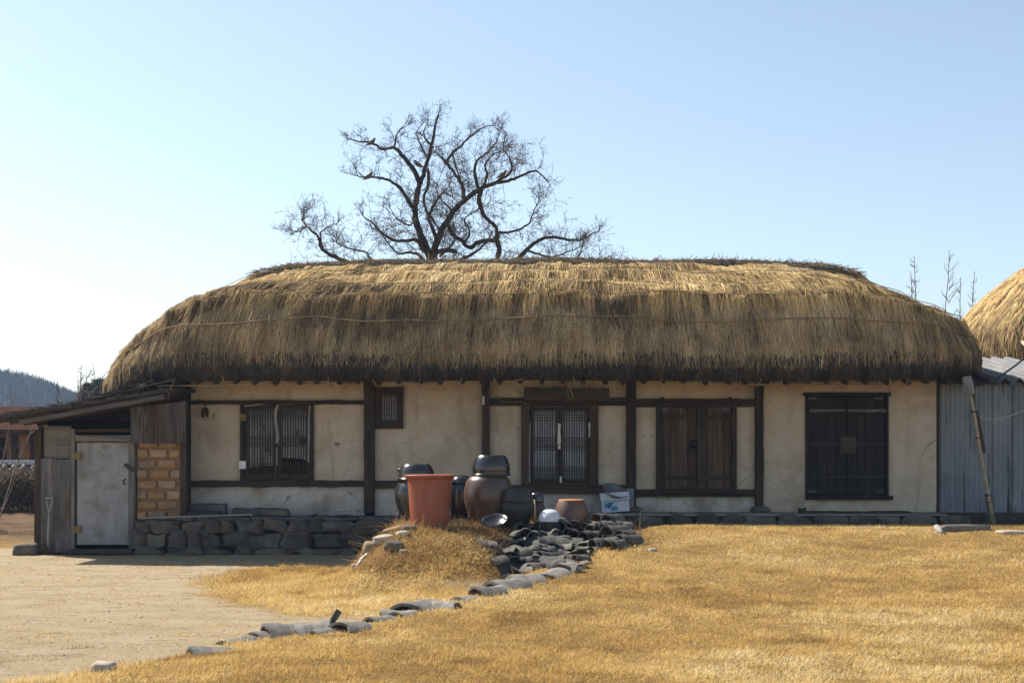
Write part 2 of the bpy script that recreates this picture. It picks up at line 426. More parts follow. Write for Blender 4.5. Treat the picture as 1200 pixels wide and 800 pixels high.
M['white_dome'] = surf('white_enamel', [(0.3, (0.50, 0.52, 0.55)), (0.7, (0.66, 0.67, 0.69))], scale=(6, 6, 6), rough=0.4, bump=0.05, dist=0.01, stain=((7, 7, 9), (0.25, 0.24, 0.23), 0.5, 0.58, 0.72))
M['foam'] = surf('white_box_card', [(0.3, (0.48, 0.51, 0.57)), (0.7, (0.62, 0.64, 0.69))], scale=(5, 5, 5), rough=0.8, bump=0.05, dist=0.01)
M['blue_print'] = surf('blue_print', [(0.42, (0.50, 0.54, 0.60)), (0.5, (0.06, 0.24, 0.40)), (0.62, (0.03, 0.08, 0.18))], scale=(9, 9, 9), detail=2, rough=0.8, bump=0)
M['steel'] = surf('dull_steel', [(0.3, (0.20, 0.21, 0.23)), (0.7, (0.34, 0.35, 0.37))], scale=(6, 6, 6), rough=0.4, metal=0.7, bump=0.1, dist=0.006)
M['old_plate'] = surf('tarnished_plate', [(0.3, (0.05, 0.05, 0.052)), (0.7, (0.11, 0.11, 0.115))], scale=(12, 12, 12), rough=0.6, metal=0.4, bump=0.2, dist=0.005)
M['tile'] = surf('grey_fired_tile', [(0.25, (0.045, 0.042, 0.038)), (0.5, (0.09, 0.083, 0.074)), (0.8, (0.175, 0.16, 0.138))], scale=(9, 9, 9), rough=0.8, bump=0.4, bscale=(30, 30, 30), dist=0.008, rand=0.4, stain=[((5, 5, 5), (0.24, 0.22, 0.19), 0.5, 0.57, 0.75), ((7, 7, 7), (0.03, 0.03, 0.03), 0.6, 0.55, 0.7)])
M['tile_pale'] = surf('pale_weathered_tile', [(0.25, (0.085, 0.079, 0.070)), (0.5, (0.165, 0.152, 0.135)), (0.8, (0.27, 0.25, 0.22))], scale=(9, 9, 9), rough=0.8, bump=0.5, bscale=(20, 40, 40), dist=0.008, rand=0.3, stain=[((5, 5, 5), (0.32, 0.28, 0.22), 0.6, 0.53, 0.72), ((7, 7, 7), (0.05, 0.048, 0.045), 0.7, 0.55, 0.68)])
M['straw_rope'] = surf('straw_rope', [(0.3, (0.15, 0.10, 0.05)), (0.7, (0.30, 0.21, 0.11))], scale=(40, 40, 40), rough=0.9, bump=0.5, dist=0.01)
M['dark_rope'] = surf('weathered_rope', [(0.3, (0.05, 0.035, 0.022)), (0.7, (0.13, 0.09, 0.055))], scale=(40, 40, 40), rough=0.95, bump=0.4, dist=0.01)
M['thatch_base'] = surf('thatch_core', [(0.3, (0.10, 0.07, 0.035)), (0.7, (0.22, 0.155, 0.08))], scale=(14, 14, 4), rough=1.0, bump=0.8, dist=0.04, spec=0.05)
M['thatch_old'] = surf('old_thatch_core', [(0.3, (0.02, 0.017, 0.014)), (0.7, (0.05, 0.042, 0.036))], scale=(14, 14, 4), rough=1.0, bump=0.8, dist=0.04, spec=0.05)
M['ridge'] = surf('grey_ridge_straw', [(0.3, (0.06, 0.052, 0.043)), (0.7, (0.17, 0.145, 0.115))], scale=(5, 25, 25), rough=1.0, bump=0.9, dist=0.04, spec=0.05)
M['straw'] = blade_mat('straw', [(0.0, (0.075, 0.053, 0.036)), (0.25, (0.22, 0.15, 0.08)), (0.5, (0.58, 0.415, 0.19)), (0.75, (0.79, 0.59, 0.29)), (1.0, (0.86, 0.73, 0.46))], 0.28)
M['straw_grey'] = blade_mat('lower_straw', [(0.0, (0.07, 0.052, 0.037)), (0.3, (0.25, 0.185, 0.11)), (0.6, (0.46, 0.345, 0.195)), (0.85, (0.62, 0.475, 0.27)), (1.0, (0.74, 0.62, 0.41))], 0.2)
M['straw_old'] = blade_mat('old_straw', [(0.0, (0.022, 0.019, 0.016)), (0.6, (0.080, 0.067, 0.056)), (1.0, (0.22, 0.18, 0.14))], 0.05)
M['grass'] = blade_mat('dry_grass', [(0.0, (0.24, 0.135, 0.05)), (0.3, (0.50, 0.32, 0.105)), (0.6, (0.68, 0.475, 0.175)), (0.85, (0.76, 0.59, 0.28)), (1.0, (0.82, 0.72, 0.48))], 0.4)
M['weeds'] = blade_mat('dry_weeds', [(0.0, (0.12, 0.07, 0.035)), (0.4, (0.33, 0.20, 0.085)), (0.75, (0.52, 0.34, 0.14)), (1.0, (0.66, 0.52, 0.30))], 0.3)
M['hedge'] = blade_mat('hedge_twigs', [(0.0, (0.03, 0.022, 0.016)), (0.5, (0.10, 0.075, 0.05)), (1.0, (0.26, 0.21, 0.15))], 0.1)
M['bark'] = surf('dark_bark', [(0.3, (0.022, 0.018, 0.017)), (0.7, (0.065, 0.055, 0.05))], scale=(8, 8, 3), rough=0.95, bump=0.8, dist=0.03)
M['twig'] = surf('twig_bark', [(0.3, (0.045, 0.035, 0.032)), (0.7, (0.10, 0.08, 0.07))], scale=(8, 8, 8), rough=0.9, bump=0)
M['sapling'] = surf('sapling_bark', [(0.3, (0.10, 0.08, 0.07)), (0.7, (0.20, 0.165, 0.14))], scale=(8, 8, 8), rough=0.9, bump=0)
M['bird'] = plain('grey_feathers', (0.09, 0.075, 0.07), 0.8, 0.2)
M['plastic'] = surf('clear_plastic', [(0.4, (0.26, 0.27, 0.27)), (0.6, (0.50, 0.51, 0.51))], scale=(60, 60, 3), rough=0.35, bump=0.2, dist=0.004)
M['plastic'].node_tree.nodes['Principled BSDF'].inputs['Transmission Weight'].default_value = 0.7
M['cable'] = plain('cable_black', (0.02, 0.02, 0.022), 0.6)
M['wire'] = plain('pale_wire', (0.32, 0.33, 0.34), 0.5)
M['orange_wood'] = surf('orange_timber', [(0.3, (0.22, 0.095, 0.035)), (0.7, (0.38, 0.18, 0.07))], scale=(3, 3, 3), rough=0.8, bump=0.2)
M['roof_brown'] = surf('brown_roofing', [(0.3, (0.04, 0.02, 0.014)), (0.7, (0.075, 0.038, 0.026))], scale=(3, 3, 3), rough=1.0, spec=0.0, bump=0.2)
M['roof_tile'] = surf('black_roof_tile', [(0.3, (0.025, 0.027, 0.03)), (0.7, (0.065, 0.068, 0.072))], scale=(4, 4, 4), rough=0.6, bump=0.3)
M['rubble'] = surf('rubble_wall', [(0.3, (0.07, 0.06, 0.05)), (0.55, (0.16, 0.135, 0.11)), (0.8, (0.30, 0.26, 0.21))], scale=(5, 5, 5), rough=0.95, bump=0.8, dist=0.05)
M['hill'] = surf('hill_ground', [(0.3, (0.05, 0.045, 0.04)), (0.7, (0.09, 0.078, 0.065))], scale=(0.15, 0.15, 0.15), rough=1.0, bump=0)
M['hilltree'] = blade_mat('bare_woodland', [(0.0, (0.025, 0.030, 0.026)), (0.5, (0.07, 0.058, 0.052)), (1.0, (0.15, 0.125, 0.11))], 0.0)
M['conifer'] = blade_mat('conifer_needles', [(0.0, (0.012, 0.020, 0.012)), (1.0, (0.045, 0.06, 0.035))], 0.0)


# ------------------------------------------------------------------ ground
def heap(x, y):
    """extra height of the tile heap above the soil"""
    x = np.asarray(x, float); y = np.asarray(y, float)
    a = ((x - 0.42) / 0.72) ** 2 + ((y - 15.75) / 1.15) ** 2; b_ = ((x - 1.25) / 0.42) ** 2 + ((y - 16.25) / 0.75) ** 2
    return 0.17 * np.clip(1 - a, 0, 1) ** 0.7 + 0.12 * np.clip(1 - b_, 0, 1) ** 0.7


def xrow(y):
    return np.interp(y, [0, 8.7, 12, 14.5, 16, 18.5], [-6.3, -3.2, -1.3, -0.1, 0.7, 1.7])


def height(x, y):
    x = np.asarray(x, float); y = np.asarray(y, float)
    m = ss(-0.25, 1.0, x - xrow(y))
    rise = np.interp(y, [6, 8, 10, 13, 15, 16.2, 16.9, 17.6, 18.8], [0.03, 0.05, 0.09, 0.21, 0.39, 0.515, 0.555, 0.53, 0.43])
    zl = m * (rise + 0.03 * (fbm(x * 0.7, y * 0.7, 3) - 0.5))
    wob = 0.35 * (fbm(x * 0.9 + 9, y * 0.9, 5) - 0.5)
    fxm = ss(-2.25, -1.35, x + wob) * (1 - 0.45 * ss(-0.55, 0.15, x) * (1 - ss(16.2, 16.9, y))) * (1 - ss(1.2, 2.4, x))
    back = 0.9 * ss(-0.35, 0.2, x)
    fym = ss(13.9 + back, 16.2 + back, y + wob * 1.5) * (1 - ss(17.8, 18.9, y))
    zm = 0.58 * fxm * fym * (1 + 0.12 * (fbm(x * 2.2, y * 2.2, 8) - 0.5))
    z = np.maximum(zl, zm) + 0.10 * np.minimum(zl, zm)
    near = (np.abs(x) < 30) & (y < 60) & (y > 0)
    z = z + np.where(near, 0.018 * (fbm(x * 1.7, y * 1.7, 21) - 0.5) + 0.008 * (fbm(x * 7, y * 7, 31) - 0.5), 0)
    field = ss(21, 22.5, y) * (1 - ss(33, 36, y)) * (1 - ss(-8.2, -7.4, x)) * ss(-40, -30, x)
    z = z + field * (0.10 * np.abs(np.sin(y * 2.1 + 0.4 * np.sin(x))) + 0.08 * fbm(x * 3, y * 3, 40))
    return z


def hz(x, y):
    return float(height(x, y))


def ground(px, py):
    """point of the ground under a line of sight"""
    Y = 7.0
    while Y < 60:
        p = P(px, py, Y)
        if p.z <= hz(p.x, Y):
            break
        Y += 0.02
    return Vector((p.x, Y, hz(p.x, Y)))


def poly_world(pts):
    return np.array([[g.x, g.y] for g in (ground(*q) for q in pts)])


ROWPX = [(100, 787), (160, 778), (235, 765), (300, 746), (350, 739), (435, 733), (480, 719), (555, 702), (620, 680), (690, 656), (742, 640)]
LAWN = np.vstack([np.array([[-9, 3], [-4.2, 8.2]]), poly_world([(20, 799)] + ROWPX), np.array([[1.55, 17.4], [1.8, 18.6], [2.0, 19.6], [40, 19.6], [40, 3]])])
PATCH = poly_world([(232, 686), (262, 671), (330, 662), (410, 664), (440, 640), (520, 640), (600, 690), (560, 708), (480, 720), (430, 722), (340, 721), (285, 712), (250, 700)])


def sdist(poly, x, y):
    """signed distance, positive inside"""
    x = np.asarray(x, float); y = np.asarray(y, float)
    d = np.full(x.shape, 1e9); ins = np.zeros(x.shape, bool)
    n = len(poly)
    for i in range(n):
        ax, ay = poly[i]; bx, by = poly[(i + 1) % n]
        ex, ey = bx - ax, by - ay
        t = np.clip(((x - ax) * ex + (y - ay) * ey) / (ex * ex + ey * ey + 1e-12), 0, 1)
        d = np.minimum(d, np.hypot(x - ax - t * ex, y - ay - t * ey))
        c = ((ay > y) != (by > y)) & (x < (bx - ax) * (y - ay) / (by - ay + 1e-12) + ax)
        ins ^= c
    return np.where(ins, d, -d)


def lawn_mask(x, y):
    n = (fbm(x * 2.5, y * 2.5, 51) - 0.5) * 0.55
    a = np.clip((sdist(LAWN, x, y) + n * 0.35) / 0.10 + 0.5, 0, 1)
    b = np.clip((sdist(PATCH, x, y) + n) / 0.45 + 0.5, 0, 1)
    mo = ss(0.03, 0.12, height(x, y)) * (y < 19.0) * (y > 13)
    side = np.clip(ss(20.2, 20.8, y) * (1 - ss(21.6, 22.2, y)) * (x < -7.3), 0, 1)
    return np.maximum(np.maximum(np.maximum(a, b * 0.95), mo), side)


def axis(lo, hi, step, far, g=1.25):
    a = list(np.arange(lo, hi + 1e-6, step)); s = step; v = hi; up = []
    while v < far: s *= g; v += s; up.append(v)
    s = step; v = lo; dn = []
    while v > -far: s *= g; v -= s; dn.append(v)
    return np.array(dn[::-1] + a + up)


gx = axis(-11, 11, 0.09, 700); gy = axis(5, 26, 0.09, 700)
GX, GY = np.meshgrid(gx, gy)
GZ = height(GX, GY)
nv = np.stack([GX.ravel(), GY.ravel(), GZ.ravel()], 1)
ny_, nx_ = GX.shape
idx = np.arange(nx_ * ny_).reshape(ny_, nx_)
gf = np.stack([idx[:-1, :-1].ravel(), idx[:-1, 1:].ravel(), idx[1:, 1:].ravel(), idx[1:, :-1].ravel()], 1)
lm = lawn_mask(GX.ravel(), GY.ravel())
soil = (ss(21.3, 22.2, GY) * (GX < -6)).ravel()

m, n, l, b = mk('ground')
tc = n.new('ShaderNodeTexCoord')


def gnoise(scale, detail=6, rough=0.6, loc=(0, 0, 0)):
    mp = n.new('ShaderNodeMapping'); mp.inputs['Scale'].default_value = scale; mp.inputs['Location'].default_value = loc
    l.new(tc.outputs['Object'], mp.inputs[0])
    q = n.new('ShaderNodeTexNoise'); q.inputs['Scale'].default_value = 1; q.inputs['Detail'].default_value = detail; q.inputs['Roughness'].default_value = rough
    l.new(mp.outputs[0], q.inputs['Vector'])
    return q


def gmix(fac, a, bb):
    mx = n.new('ShaderNodeMix'); mx.data_type = 'RGBA'
    l.new(fac, mx.inputs[0])
    for s_, k in ((a, 6), (bb, 7)):
        if isinstance(s_, tuple): mx.inputs[k].default_value = (*s_, 1)
        else: l.new(s_, mx.inputs[k])
    return mx.outputs[2]


def gmap(q, lo, hi, a=0.0, bb=1.0):
    mr = n.new('ShaderNodeMapRange'); mr.inputs[1].default_value = lo; mr.inputs[2].default_value = hi; mr.inputs[3].default_value = a; mr.inputs[4].default_value = bb
    l.new(q, mr.inputs[0]); return mr.outputs[0]


r1 = ramp(n, [(0.25, (0.34, 0.255, 0.155)), (0.5, (0.52, 0.41, 0.27)), (0.75, (0.63, 0.52, 0.36))]); l.new(gnoise((1.1, 3.2, 1), 10, 0.78).outputs[0], r1.inputs[0])
sand = gmix(gmap(gnoise((26, 26, 26), 4).outputs[0], 0.5, 0.72, 0, 0.6), r1.outputs[0], (0.17, 0.13, 0.085))
sand = gmix(gmap(gnoise((2.2, 7, 2), 7, 0.7, (3, 8, 0)).outputs[0], 0.57, 0.67, 0, 0.8), sand, (0.15, 0.11, 0.07))
sand = gmix(gmap(gnoise((1.3, 2.4, 2), 5, 0.6, (13, 2, 0)).outputs[0], 0.52, 0.68, 0, 0.5), sand, (0.48, 0.36, 0.19))
r2 = ramp(n, [(0.3, (0.22, 0.135, 0.055)), (0.6, (0.36, 0.235, 0.095)), (0.8, (0.46, 0.33, 0.16))]); l.new(gnoise((6, 6, 6), 8, 0.7).outputs[0], r2.inputs[0])
r3 = ramp(n, [(0.3, (0.10, 0.065, 0.04)), (0.6, (0.20, 0.13, 0.08)), (0.8, (0.30, 0.21, 0.13))]); l.new(gnoise((1.5, 4, 3), 8, 0.7).outputs[0], r3.inputs[0])
a1 = n.new('ShaderNodeAttribute'); a1.attribute_name = 'lawn'
a2 = n.new('ShaderNodeAttribute'); a2.attribute_name = 'soil'
gc = gmix(a1.outputs['Fac'], sand, r2.outputs[0])
gc = gmix(a2.outputs['Fac'], gc, r3.outputs[0])
l.new(gc, b.inputs['Base Color']); b.inputs['Roughness'].default_value = 1.0; b.inputs['Specular IOR Level'].default_value = 0.05
bp = n.new('ShaderNodeBump'); bp.inputs['Strength'].default_value = 1.0; bp.inputs['Distance'].default_value = 0.09
l.new(gnoise((9, 14, 9), 9, 0.8).outputs[0], bp.inputs['Height']); l.new(bp.outputs[0], b.inputs['Normal'])
M['ground'] = m
gr = np_mesh('ground', nv, gf, m, {'lawn': lm, 'soil': soil}, smooth=True)
tag(gr, kind='structure')


# ------------------------------------------------------------------ blades
def blades(name, pos, d, length, width, tint, mat, curl=None, parent=None, wdir=None, quad=False):
    """pos (N,3), unit direction d (N,3); triangles, or 2-quad strips bent by curl"""
    N = len(pos)
    if wdir is None:
        r_ = rng.normal(size=(N, 3)); wdir = np.cross(d, r_)
    wdir = wdir / (np.linalg.norm(wdir, axis=1, keepdims=True) + 1e-9)
    L = length[:, None]; W = (width[:, None] / 2) * wdir
    if not quad:
        v = np.stack([pos - W, pos + W, pos + d * L + (curl if curl is not None else 0)], 1).reshape(-1, 3)
        f = np.arange(3 * N).reshape(N, 3)
        t = np.repeat(tint, 3)
    else:
        cu = curl if curl is not None else np.zeros((N, 3))
        mid = pos + d * L * 0.55 + cu * 0.3; tip = pos + d * L + cu
        v = np.stack([pos - W, pos + W, mid - W * 0.9, mid + W * 0.9, tip - W * 0.35, tip + W * 0.35], 1).reshape(-1, 3)
        b0 = np.arange(N)[:, None] * 6
        f = np.concatenate([b0 + np.array([[0, 1, 3, 2]]), b0 + np.array([[2, 3, 5, 4]])], 0)
        t = np.repeat(tint, 6)
    return np_mesh(name, v, f, mat, {'tint': np.clip(t, 0, 1)}, parent=parent)


def rdir(N, up=0.6, spread=1.0):
    d = rng.normal(size=(N, 3)) * spread; d[:, 2] = np.abs(d[:, 2]) * 0.5 + up
    return d / np.linalg.norm(d, axis=1, keepdims=True)


def scatter_grass():
    Ys = []; Xs = []
    for (y0, y1, den) in ((7.6, 10.5, 6200), (10.5, 14, 4300), (14, 19.3, 3000)):
        area = (y1 - y0) * 2 * (0.42 * (y0 + y1) / 2 + 0.8); k = int(area * den)
        y = rng.uniform(y0, y1, k); x = rng.uniform(-1, 1, k) * (0.42 * y + 0.8)
        Ys.append(y); Xs.append(x)
    x = np.concatenate(Xs); y = np.concatenate(Ys)
    yard = (x < xrow(y)) & (y < 19.2)
    bits = 0.05 * ss(0.5, 0.7, fbm(x * 1.6, y * 3.0, 66)) + 0.25 * ss(0.62, 0.70, fbm(x * 2.3, y * 4.0, 68))
    keep = rng.random(len(x)) < np.maximum(lawn_mask(x, y) ** 1.5, bits * yard)
    x = x[keep]; y = y[keep]
    keep = rng.random(len(x)) > heap(x, y) * 12
    x = x[keep]; y = y[keep]
    cl = fbm(x * 3.5, y * 3.5, 61)
    big = fbm(x * 0.6, y * 0.9, 71)
    keep = rng.random(len(x)) < 0.45 + 0.9 * cl
    x, y, cl, big = x[keep], y[keep], cl[keep], big[keep]
    N = len(x)
    pos = np.stack([x, y, height(x, y) - 0.004], 1)
    d = rdir(N, 0.45, 0.9)
    edge = np.clip(sdist(LAWN, x, y), 0, 0.6)
    spot = ss(0.62, 0.74, fbm(x * 1.7 + 4, y * 2.2, 77)); pale = ss(0.58, 0.72, fbm(x * 0.9, y * 1.4 + 3, 79))
    tint = 0.52 + 0.45 * (big - 0.5) * 2 + 0.45 * (cl - 0.5) - 0.30 * spot + 0.12 * pale + rng.normal(0, 0.17, N)
    isyard = sdist(LAWN, x, y) < -0.35
    L = rng.uniform(0.022, 0.052, N) * (0.6 + 0.9 * cl) * (1.0 + 0.5 * np.exp(-(edge / 0.18) ** 2))
    L = np.where(isyard & (lawn_mask(x, y) < .3), L * 0.55, L); tint = np.where(isyard & (lawn_mask(x, y) < .3), tint - .15, tint)
    W = rng.uniform(0.0035, 0.0065, N) * (0.8 + y / 25)
    o = blades('dry_lawn_grass', pos, d, L, W, tint, M['grass'])
    tag(o, 'short straw coloured dry lawn grass covering the yard', 'grass', kind='stuff')


scatter_grass()


def scatter_weeds():
    """long tangled dry growth over the mound and round the tiles"""
    N = 130000
    x = rng.uniform(-2.3, 2.1, N); y = rng.uniform(13.9, 18.2, N)
    z = height(x, y)
    on = ss(0.10, 0.3, z) * (1 - ss(-0.05, 0.25, x + 0.15 * (fbm(x * 3, y * 3, 84) - .5))) + 0.5 * ss(1.05, 1.3, x) * (1 - ss(1.6, 1.9, x)) * ss(15.2, 15.6, y) * (1 - ss(16.2, 16.6, y))
    cl = fbm(x * 2.6, y * 2.6, 81)
    keep = rng.random(N) < on * (0.15 + 1.2 * cl)
    x, y, z, cl = x[keep], y[keep], z[keep], cl[keep]; N = len(x)
    d = rdir(N, 0.16, 1.0)
    L = rng.uniform(0.04, 0.13, N) * (0.45 + 0.8 * cl)
    W = rng.uniform(0.004, 0.007, N)
    tint = 0.45 + 0.5 * (cl - 0.5) + rng.normal(0, 0.2, N)
    tint = tint - 0.30 * ss(-0.9, -0.3, x) * (1 - ss(0.4, 0.9, x)) * ss(14.6, 15.2, y)  # shadow of tub and jars painted into the tint on the right flank
    L = L * (1 + 0.3 * ss(-0.9, -0.3, x)) * np.where(rng.random(N) < 0.02, 2.6, 1.0)
    curl = rng.normal(size=(N, 3)) * L[:, None] * 0.35; curl[:, 2] -= L * 0.15
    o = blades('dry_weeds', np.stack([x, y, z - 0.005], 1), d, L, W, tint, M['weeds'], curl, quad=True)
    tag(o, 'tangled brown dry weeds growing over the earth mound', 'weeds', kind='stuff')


scatter_weeds()

def pebbles():
    N = 2600
    x = rng.uniform(-9, 0.5, N); y = rng.uniform(8, 19.1, N)
    k = (x < xrow(y) + 0.1) & (lawn_mask(x, y) < 0.3) & (rng.random(N) < 0.25 + fbm(x, y * 2, 96)); x, y = x[k], y[k]; N = len(x)
    r = 0.005 + 0.010 * rng.random(N) ** 3
    o6 = np.array([[1, 0, 0], [0, 1, 0], [-1, 0, 0], [0, -1, 0], [0, 0, .7], [0, 0, -.7]])
    rot = rng.uniform(0, 6.28, N); c_, s_ = np.cos(rot), np.sin(rot)
    sc_ = rng.uniform(.6, 1.2, (N, 1, 3)); v = o6[None] * sc_ * r[:, None, None]
    v = np.stack([v[..., 0] * c_[:, None] - v[..., 1] * s_[:, None], v[..., 0] * s_[:, None] + v[..., 1] * c_[:, None], v[..., 2]], -1)
    v += np.stack([x, y, height(x, y) + r * .3], 1)[:, None]
    f = np.array([[0, 1, 4], [1, 2, 4], [2, 3, 4], [3, 0, 4], [1, 0, 5], [2, 1, 5], [3, 2, 5], [0, 3, 5]])
    o = np_mesh('gravel', v.reshape(-1, 3), (f[None] + 6 * np.arange(N)[:, None, None]).reshape(-1, 3), M['pebble'])
    tag(o, 'small loose gravel strewn over the sandy yard', 'gravel', kind='stuff')


M['pebble'] = surf('pebble', [(0.3, (0.20, 0.165, 0.125)), (0.7, (0.48, 0.41, 0.31))], scale=(3, 3, 3), rough=0.95, bump=0, isl=0.4)
pebbles()

# ------------------------------------------------------------------ the thatched house
HO = Vector((0.8, 20.0, 0.6))
house = thing('thatched_house', 'long mud walled farmhouse with a thick straw roof and dark timber posts', 'house', HO)
YF = 20.0


def panel(px0, px1, py0, py1, mat='plaster', y=20.04, th=0.12):
    mb = MB()
    x0, x1, z0, z1 = fx(px0), fx(px1), fz(py1), fz(py0)
    nx = max(2, int((x1 - x0) / 0.12)); nz = max(2, int((z1 - z0) / 0.12))
    vs = []
    for k in range(nz + 1):
        for i in range(nx + 1):
            X = x0 + (x1 - x0) * i / nx; Z = z0 + (z1 - z0) * k / nz
            e = min(1, 4 * min(i, nx - i) / nx * 2) * min(1, 4 * min(k, nz - k) / nz * 2)
            vs.append((X, y - 0.022 * e * (0.4 + float(fbm(X * 1.6, Z * 1.6, 5))) , Z))
    fs = [(k * (nx + 1) + i, k * (nx + 1) + i + 1, (k + 1) * (nx + 1) + i + 1, (k + 1) * (nx + 1) + i) for k in range(nz) for i in range(nx)]
    mb.add(vs, fs)
    mb.box(x0, x1, y + 0.012, y + th, z0, z1)
    return mb.build('plaster_panel', M[mat], house, smooth=True)


def post(px0, px1, py0, py1, y0=19.93, mat='wood_v'):
    mb = MB(); xm = (fx(px0) + fx(px1)) / 2
    mb.plank((xm, y0 + 0.1, fz(py1)), (xm, y0 + 0.1, fz(py0)), fx(px1) - fx(px0), 0.2, up=(1, 0, 0), seg=12, j=0.006)
    return mb.build('post', M[mat], house, bevel=0.008)


def beam(px0, px1, py0, py1, y0=19.96, mat='wood_h', name='beam', j=0.006, d=0.16):
    mb = MB(); zm = (fz(py0) + fz(py1)) / 2
    mb.plank((fx(px0), y0 + d / 2, zm), (fx(px1), y0 + d / 2, zm), fz(py0) - fz(py1), d, seg=max(4, int((px1 - px0) / 12)), j=j)
    return mb.build(name, M[mat], house, bevel=0.006)


# posts
post(215, 223, 452, 602); post(427, 439, 444, 601); post(565, 574, 444, 600); post(734, 745, 444, 596); post(885, 894, 444, 596)
mb = MB(); mb.box(fx(1096), fx(1101), 19.99, 20.2, fz(600), fz(446)); mb.build('post', M['wood_v'], house, bevel=0.006)
# bay 1
panel(223, 427, 440, 469); panel(223, 282, 473.5, 563); panel(367, 427, 473.5, 563); panel(223, 427, 570, 604, 'plaster_low')
beam(223, 427, 469, 473.5, j=0.010); beam(223, 427, 563, 570, j=0.012)
# bay 2
panel(472.5, 565, 440, 563); panel(439, 472.5, 502, 563); panel(439, 472.5, 440, 453.5); panel(439, 565, 572, 604, 'plaster_low'); beam(439, 565, 563, 572)
# bay 3
panel(574, 734, 440, 466); panel(574, 611, 475, 568); panel(701, 734, 475, 568); panel(574, 734, 578, 604, 'plaster_low')
beam(574, 734, 466, 475, mat='wood_h'); beam(574, 734, 568, 578)
# bay 4
panel(745, 885, 440, 467); panel(745, 769, 476.5, 573); panel(863, 885, 476.5, 573); panel(745, 885, 581.5, 604, 'plaster_low')
beam(745, 885, 467, 476.5); beam(745, 885, 573, 581.5)
# bay 5: plaster runs over the frame
panel(894, 943.5, 440, 604, y=19.99, th=0.17); panel(1040.5, 1097, 440, 604, y=19.99, th=0.17); panel(943.5, 1040.5, 440, 460, y=19.99, th=0.17); panel(943.5, 1040.5, 585, 604, y=19.99, th=0.17)
# rear shell
mb = MB(); x0, x1 = fx(219), fx(1098)
mb.box(x0 + 0.01, x1 - 0.01, 24.3, 24.5, 0.3, 2.75); mb.box(x0 + 0.02, x0 + 0.2, 20.17, 24.3, 0.3, 2.75); mb.box(x1 - 0.2, x1 - 0.02, 20.17, 24.3, 0.3, 2.75)
mb.build('rear_wall', M['plaster'], house)
mb = MB(); mb.box(x0 + 0.25, x1 - 0.25, 20.42, 20.5, 0.35, 2.7); mb.build('shade_backing', M['void'], house)  # near-black sheet behind the openings, standing in for indoor shade


def lattice(win, x0, x1, z0, z1, yf, nvert, clusters, stile=0.035, paper='paper', torn=0.0):
    """a leaf: stiles, rails and lattice bars as one mesh, its paper behind"""
    mb = MB(); t = 0.03
    mb.box(x0, x0 + stile, yf, yf + t, z0, z1); mb.box(x1 - stile, x1, yf, yf + t, z0, z1)
    mb.box(x0 + stile + .0005, x1 - stile - .0005, yf + 0.002, yf + t - 0.002, z1 - stile, z1 - .0005); mb.box(x0 + stile + .0005, x1 - stile - .0005, yf + 0.002, yf + t - 0.002, z0 + .0005, z0 + stile * 1.3)
    xi0, xi1, zi0, zi1 = x0 + stile, x1 - stile, z0 + stile * 1.3, z1 - stile
    for k in range(nvert):
        xc = xi0 + (xi1 - xi0) * (k + 0.5) / nvert + random.uniform(-.002, .002)
        wv = (xi1 - xi0) / nvert * 0.18
        mb.box(xc - wv, xc + wv, yf + 0.006, yf + 0.02, zi0 - 0.002, zi1 + 0.002)
    for (a, bb, k) in clusters:
        for q in range(k):
            zc = zi1 - (zi1 - zi0) * (a + (bb - a) * (q / (k - 1) if k > 1 else 0.5))
            mb.box(xi0 - 0.002, xi1 + 0.002, yf + 0.003, yf + 0.023, zc - 0.0055, zc + 0.0055)
    o = mb.build('sash', M['lattice'], win)
    mp = MB(); zb = zi0 + (zi1 - zi0) * torn
    nx = 9; vs = []; top = [(xi0 + (xi1 - xi0) * i / nx, yf + 0.026, zi1) for i in range(nx + 1)]
    bot = [(xi0 + (xi1 - xi0) * i / nx, yf + 0.026, (zb + random.uniform(-0.03, 0.03)) if torn else zi0) for i in range(nx + 1)]
    mp.add(top + bot, [(i, nx + 1 + i, nx + 2 + i, i + 1) for i in range(nx)])
    mp.build('paper', M[paper], win)
    return o


CL = [(0.02, 0.13, 4), (0.42, 0.56, 5), (0.84, 0.99, 5)]
# window of bay 1
w1 = MB()
w1.box(fx(281.5), fx(286.5), 19.98, 20.1, fz(563), fz(473.5)); w1.box(fx(364), fx(367.5), 19.98, 20.1, fz(563), fz(473.5)); w1.box(fx(286.5) + .001, fx(364) - .001, 19.985, 20.1, fz(477), fz(473.8)); w1.box(fx(286.5) + .001, fx(364) - .001, 19.985, 20.1, fz(562.8), fz(560))
win = w1.build('lattice_window', M['wood_v'], house, bevel=0.004, label='double lattice window with grey torn paper and peeling white edge strips')
lattice(win, fx(287), fx(325), fz(560), fz(477), 20.0, 10, CL, 0.05, 'paper_old', 0.12)
lattice(win, fx(326), fx(363.5), fz(560), fz(477), 20.0, 10, CL, 0.045, 'paper_old', 0.24)


def strip(win, pts, w, mat='tape', y=19.985, name='paper_strip'):
    mb = MB(); vs = []
    for (px, py) in pts:
        ww = w * random.uniform(0.7, 1.1); jy = random.uniform(-0.004, 0.001)
        vs += [(fx(px) - ww / 2, y + jy, fz(py)), (fx(px) + ww / 2, y + jy, fz(py))]
    a = len(vs) // 2
    vs2 = [(q[0], q[1] + 0.003, q[2]) for q in vs]
    fs = [(2 * i, 2 * i + 1, 2 * i + 3, 2 * i + 2) for i in range(a - 1)] + [(2 * a + 2 * i, 2 * a + 2 * i + 2, 2 * a + 2 * i + 3, 2 * a + 2 * i + 1) for i in range(a - 1)]
    mb.add(vs + vs2, fs); return mb.build(name, M[mat], win)


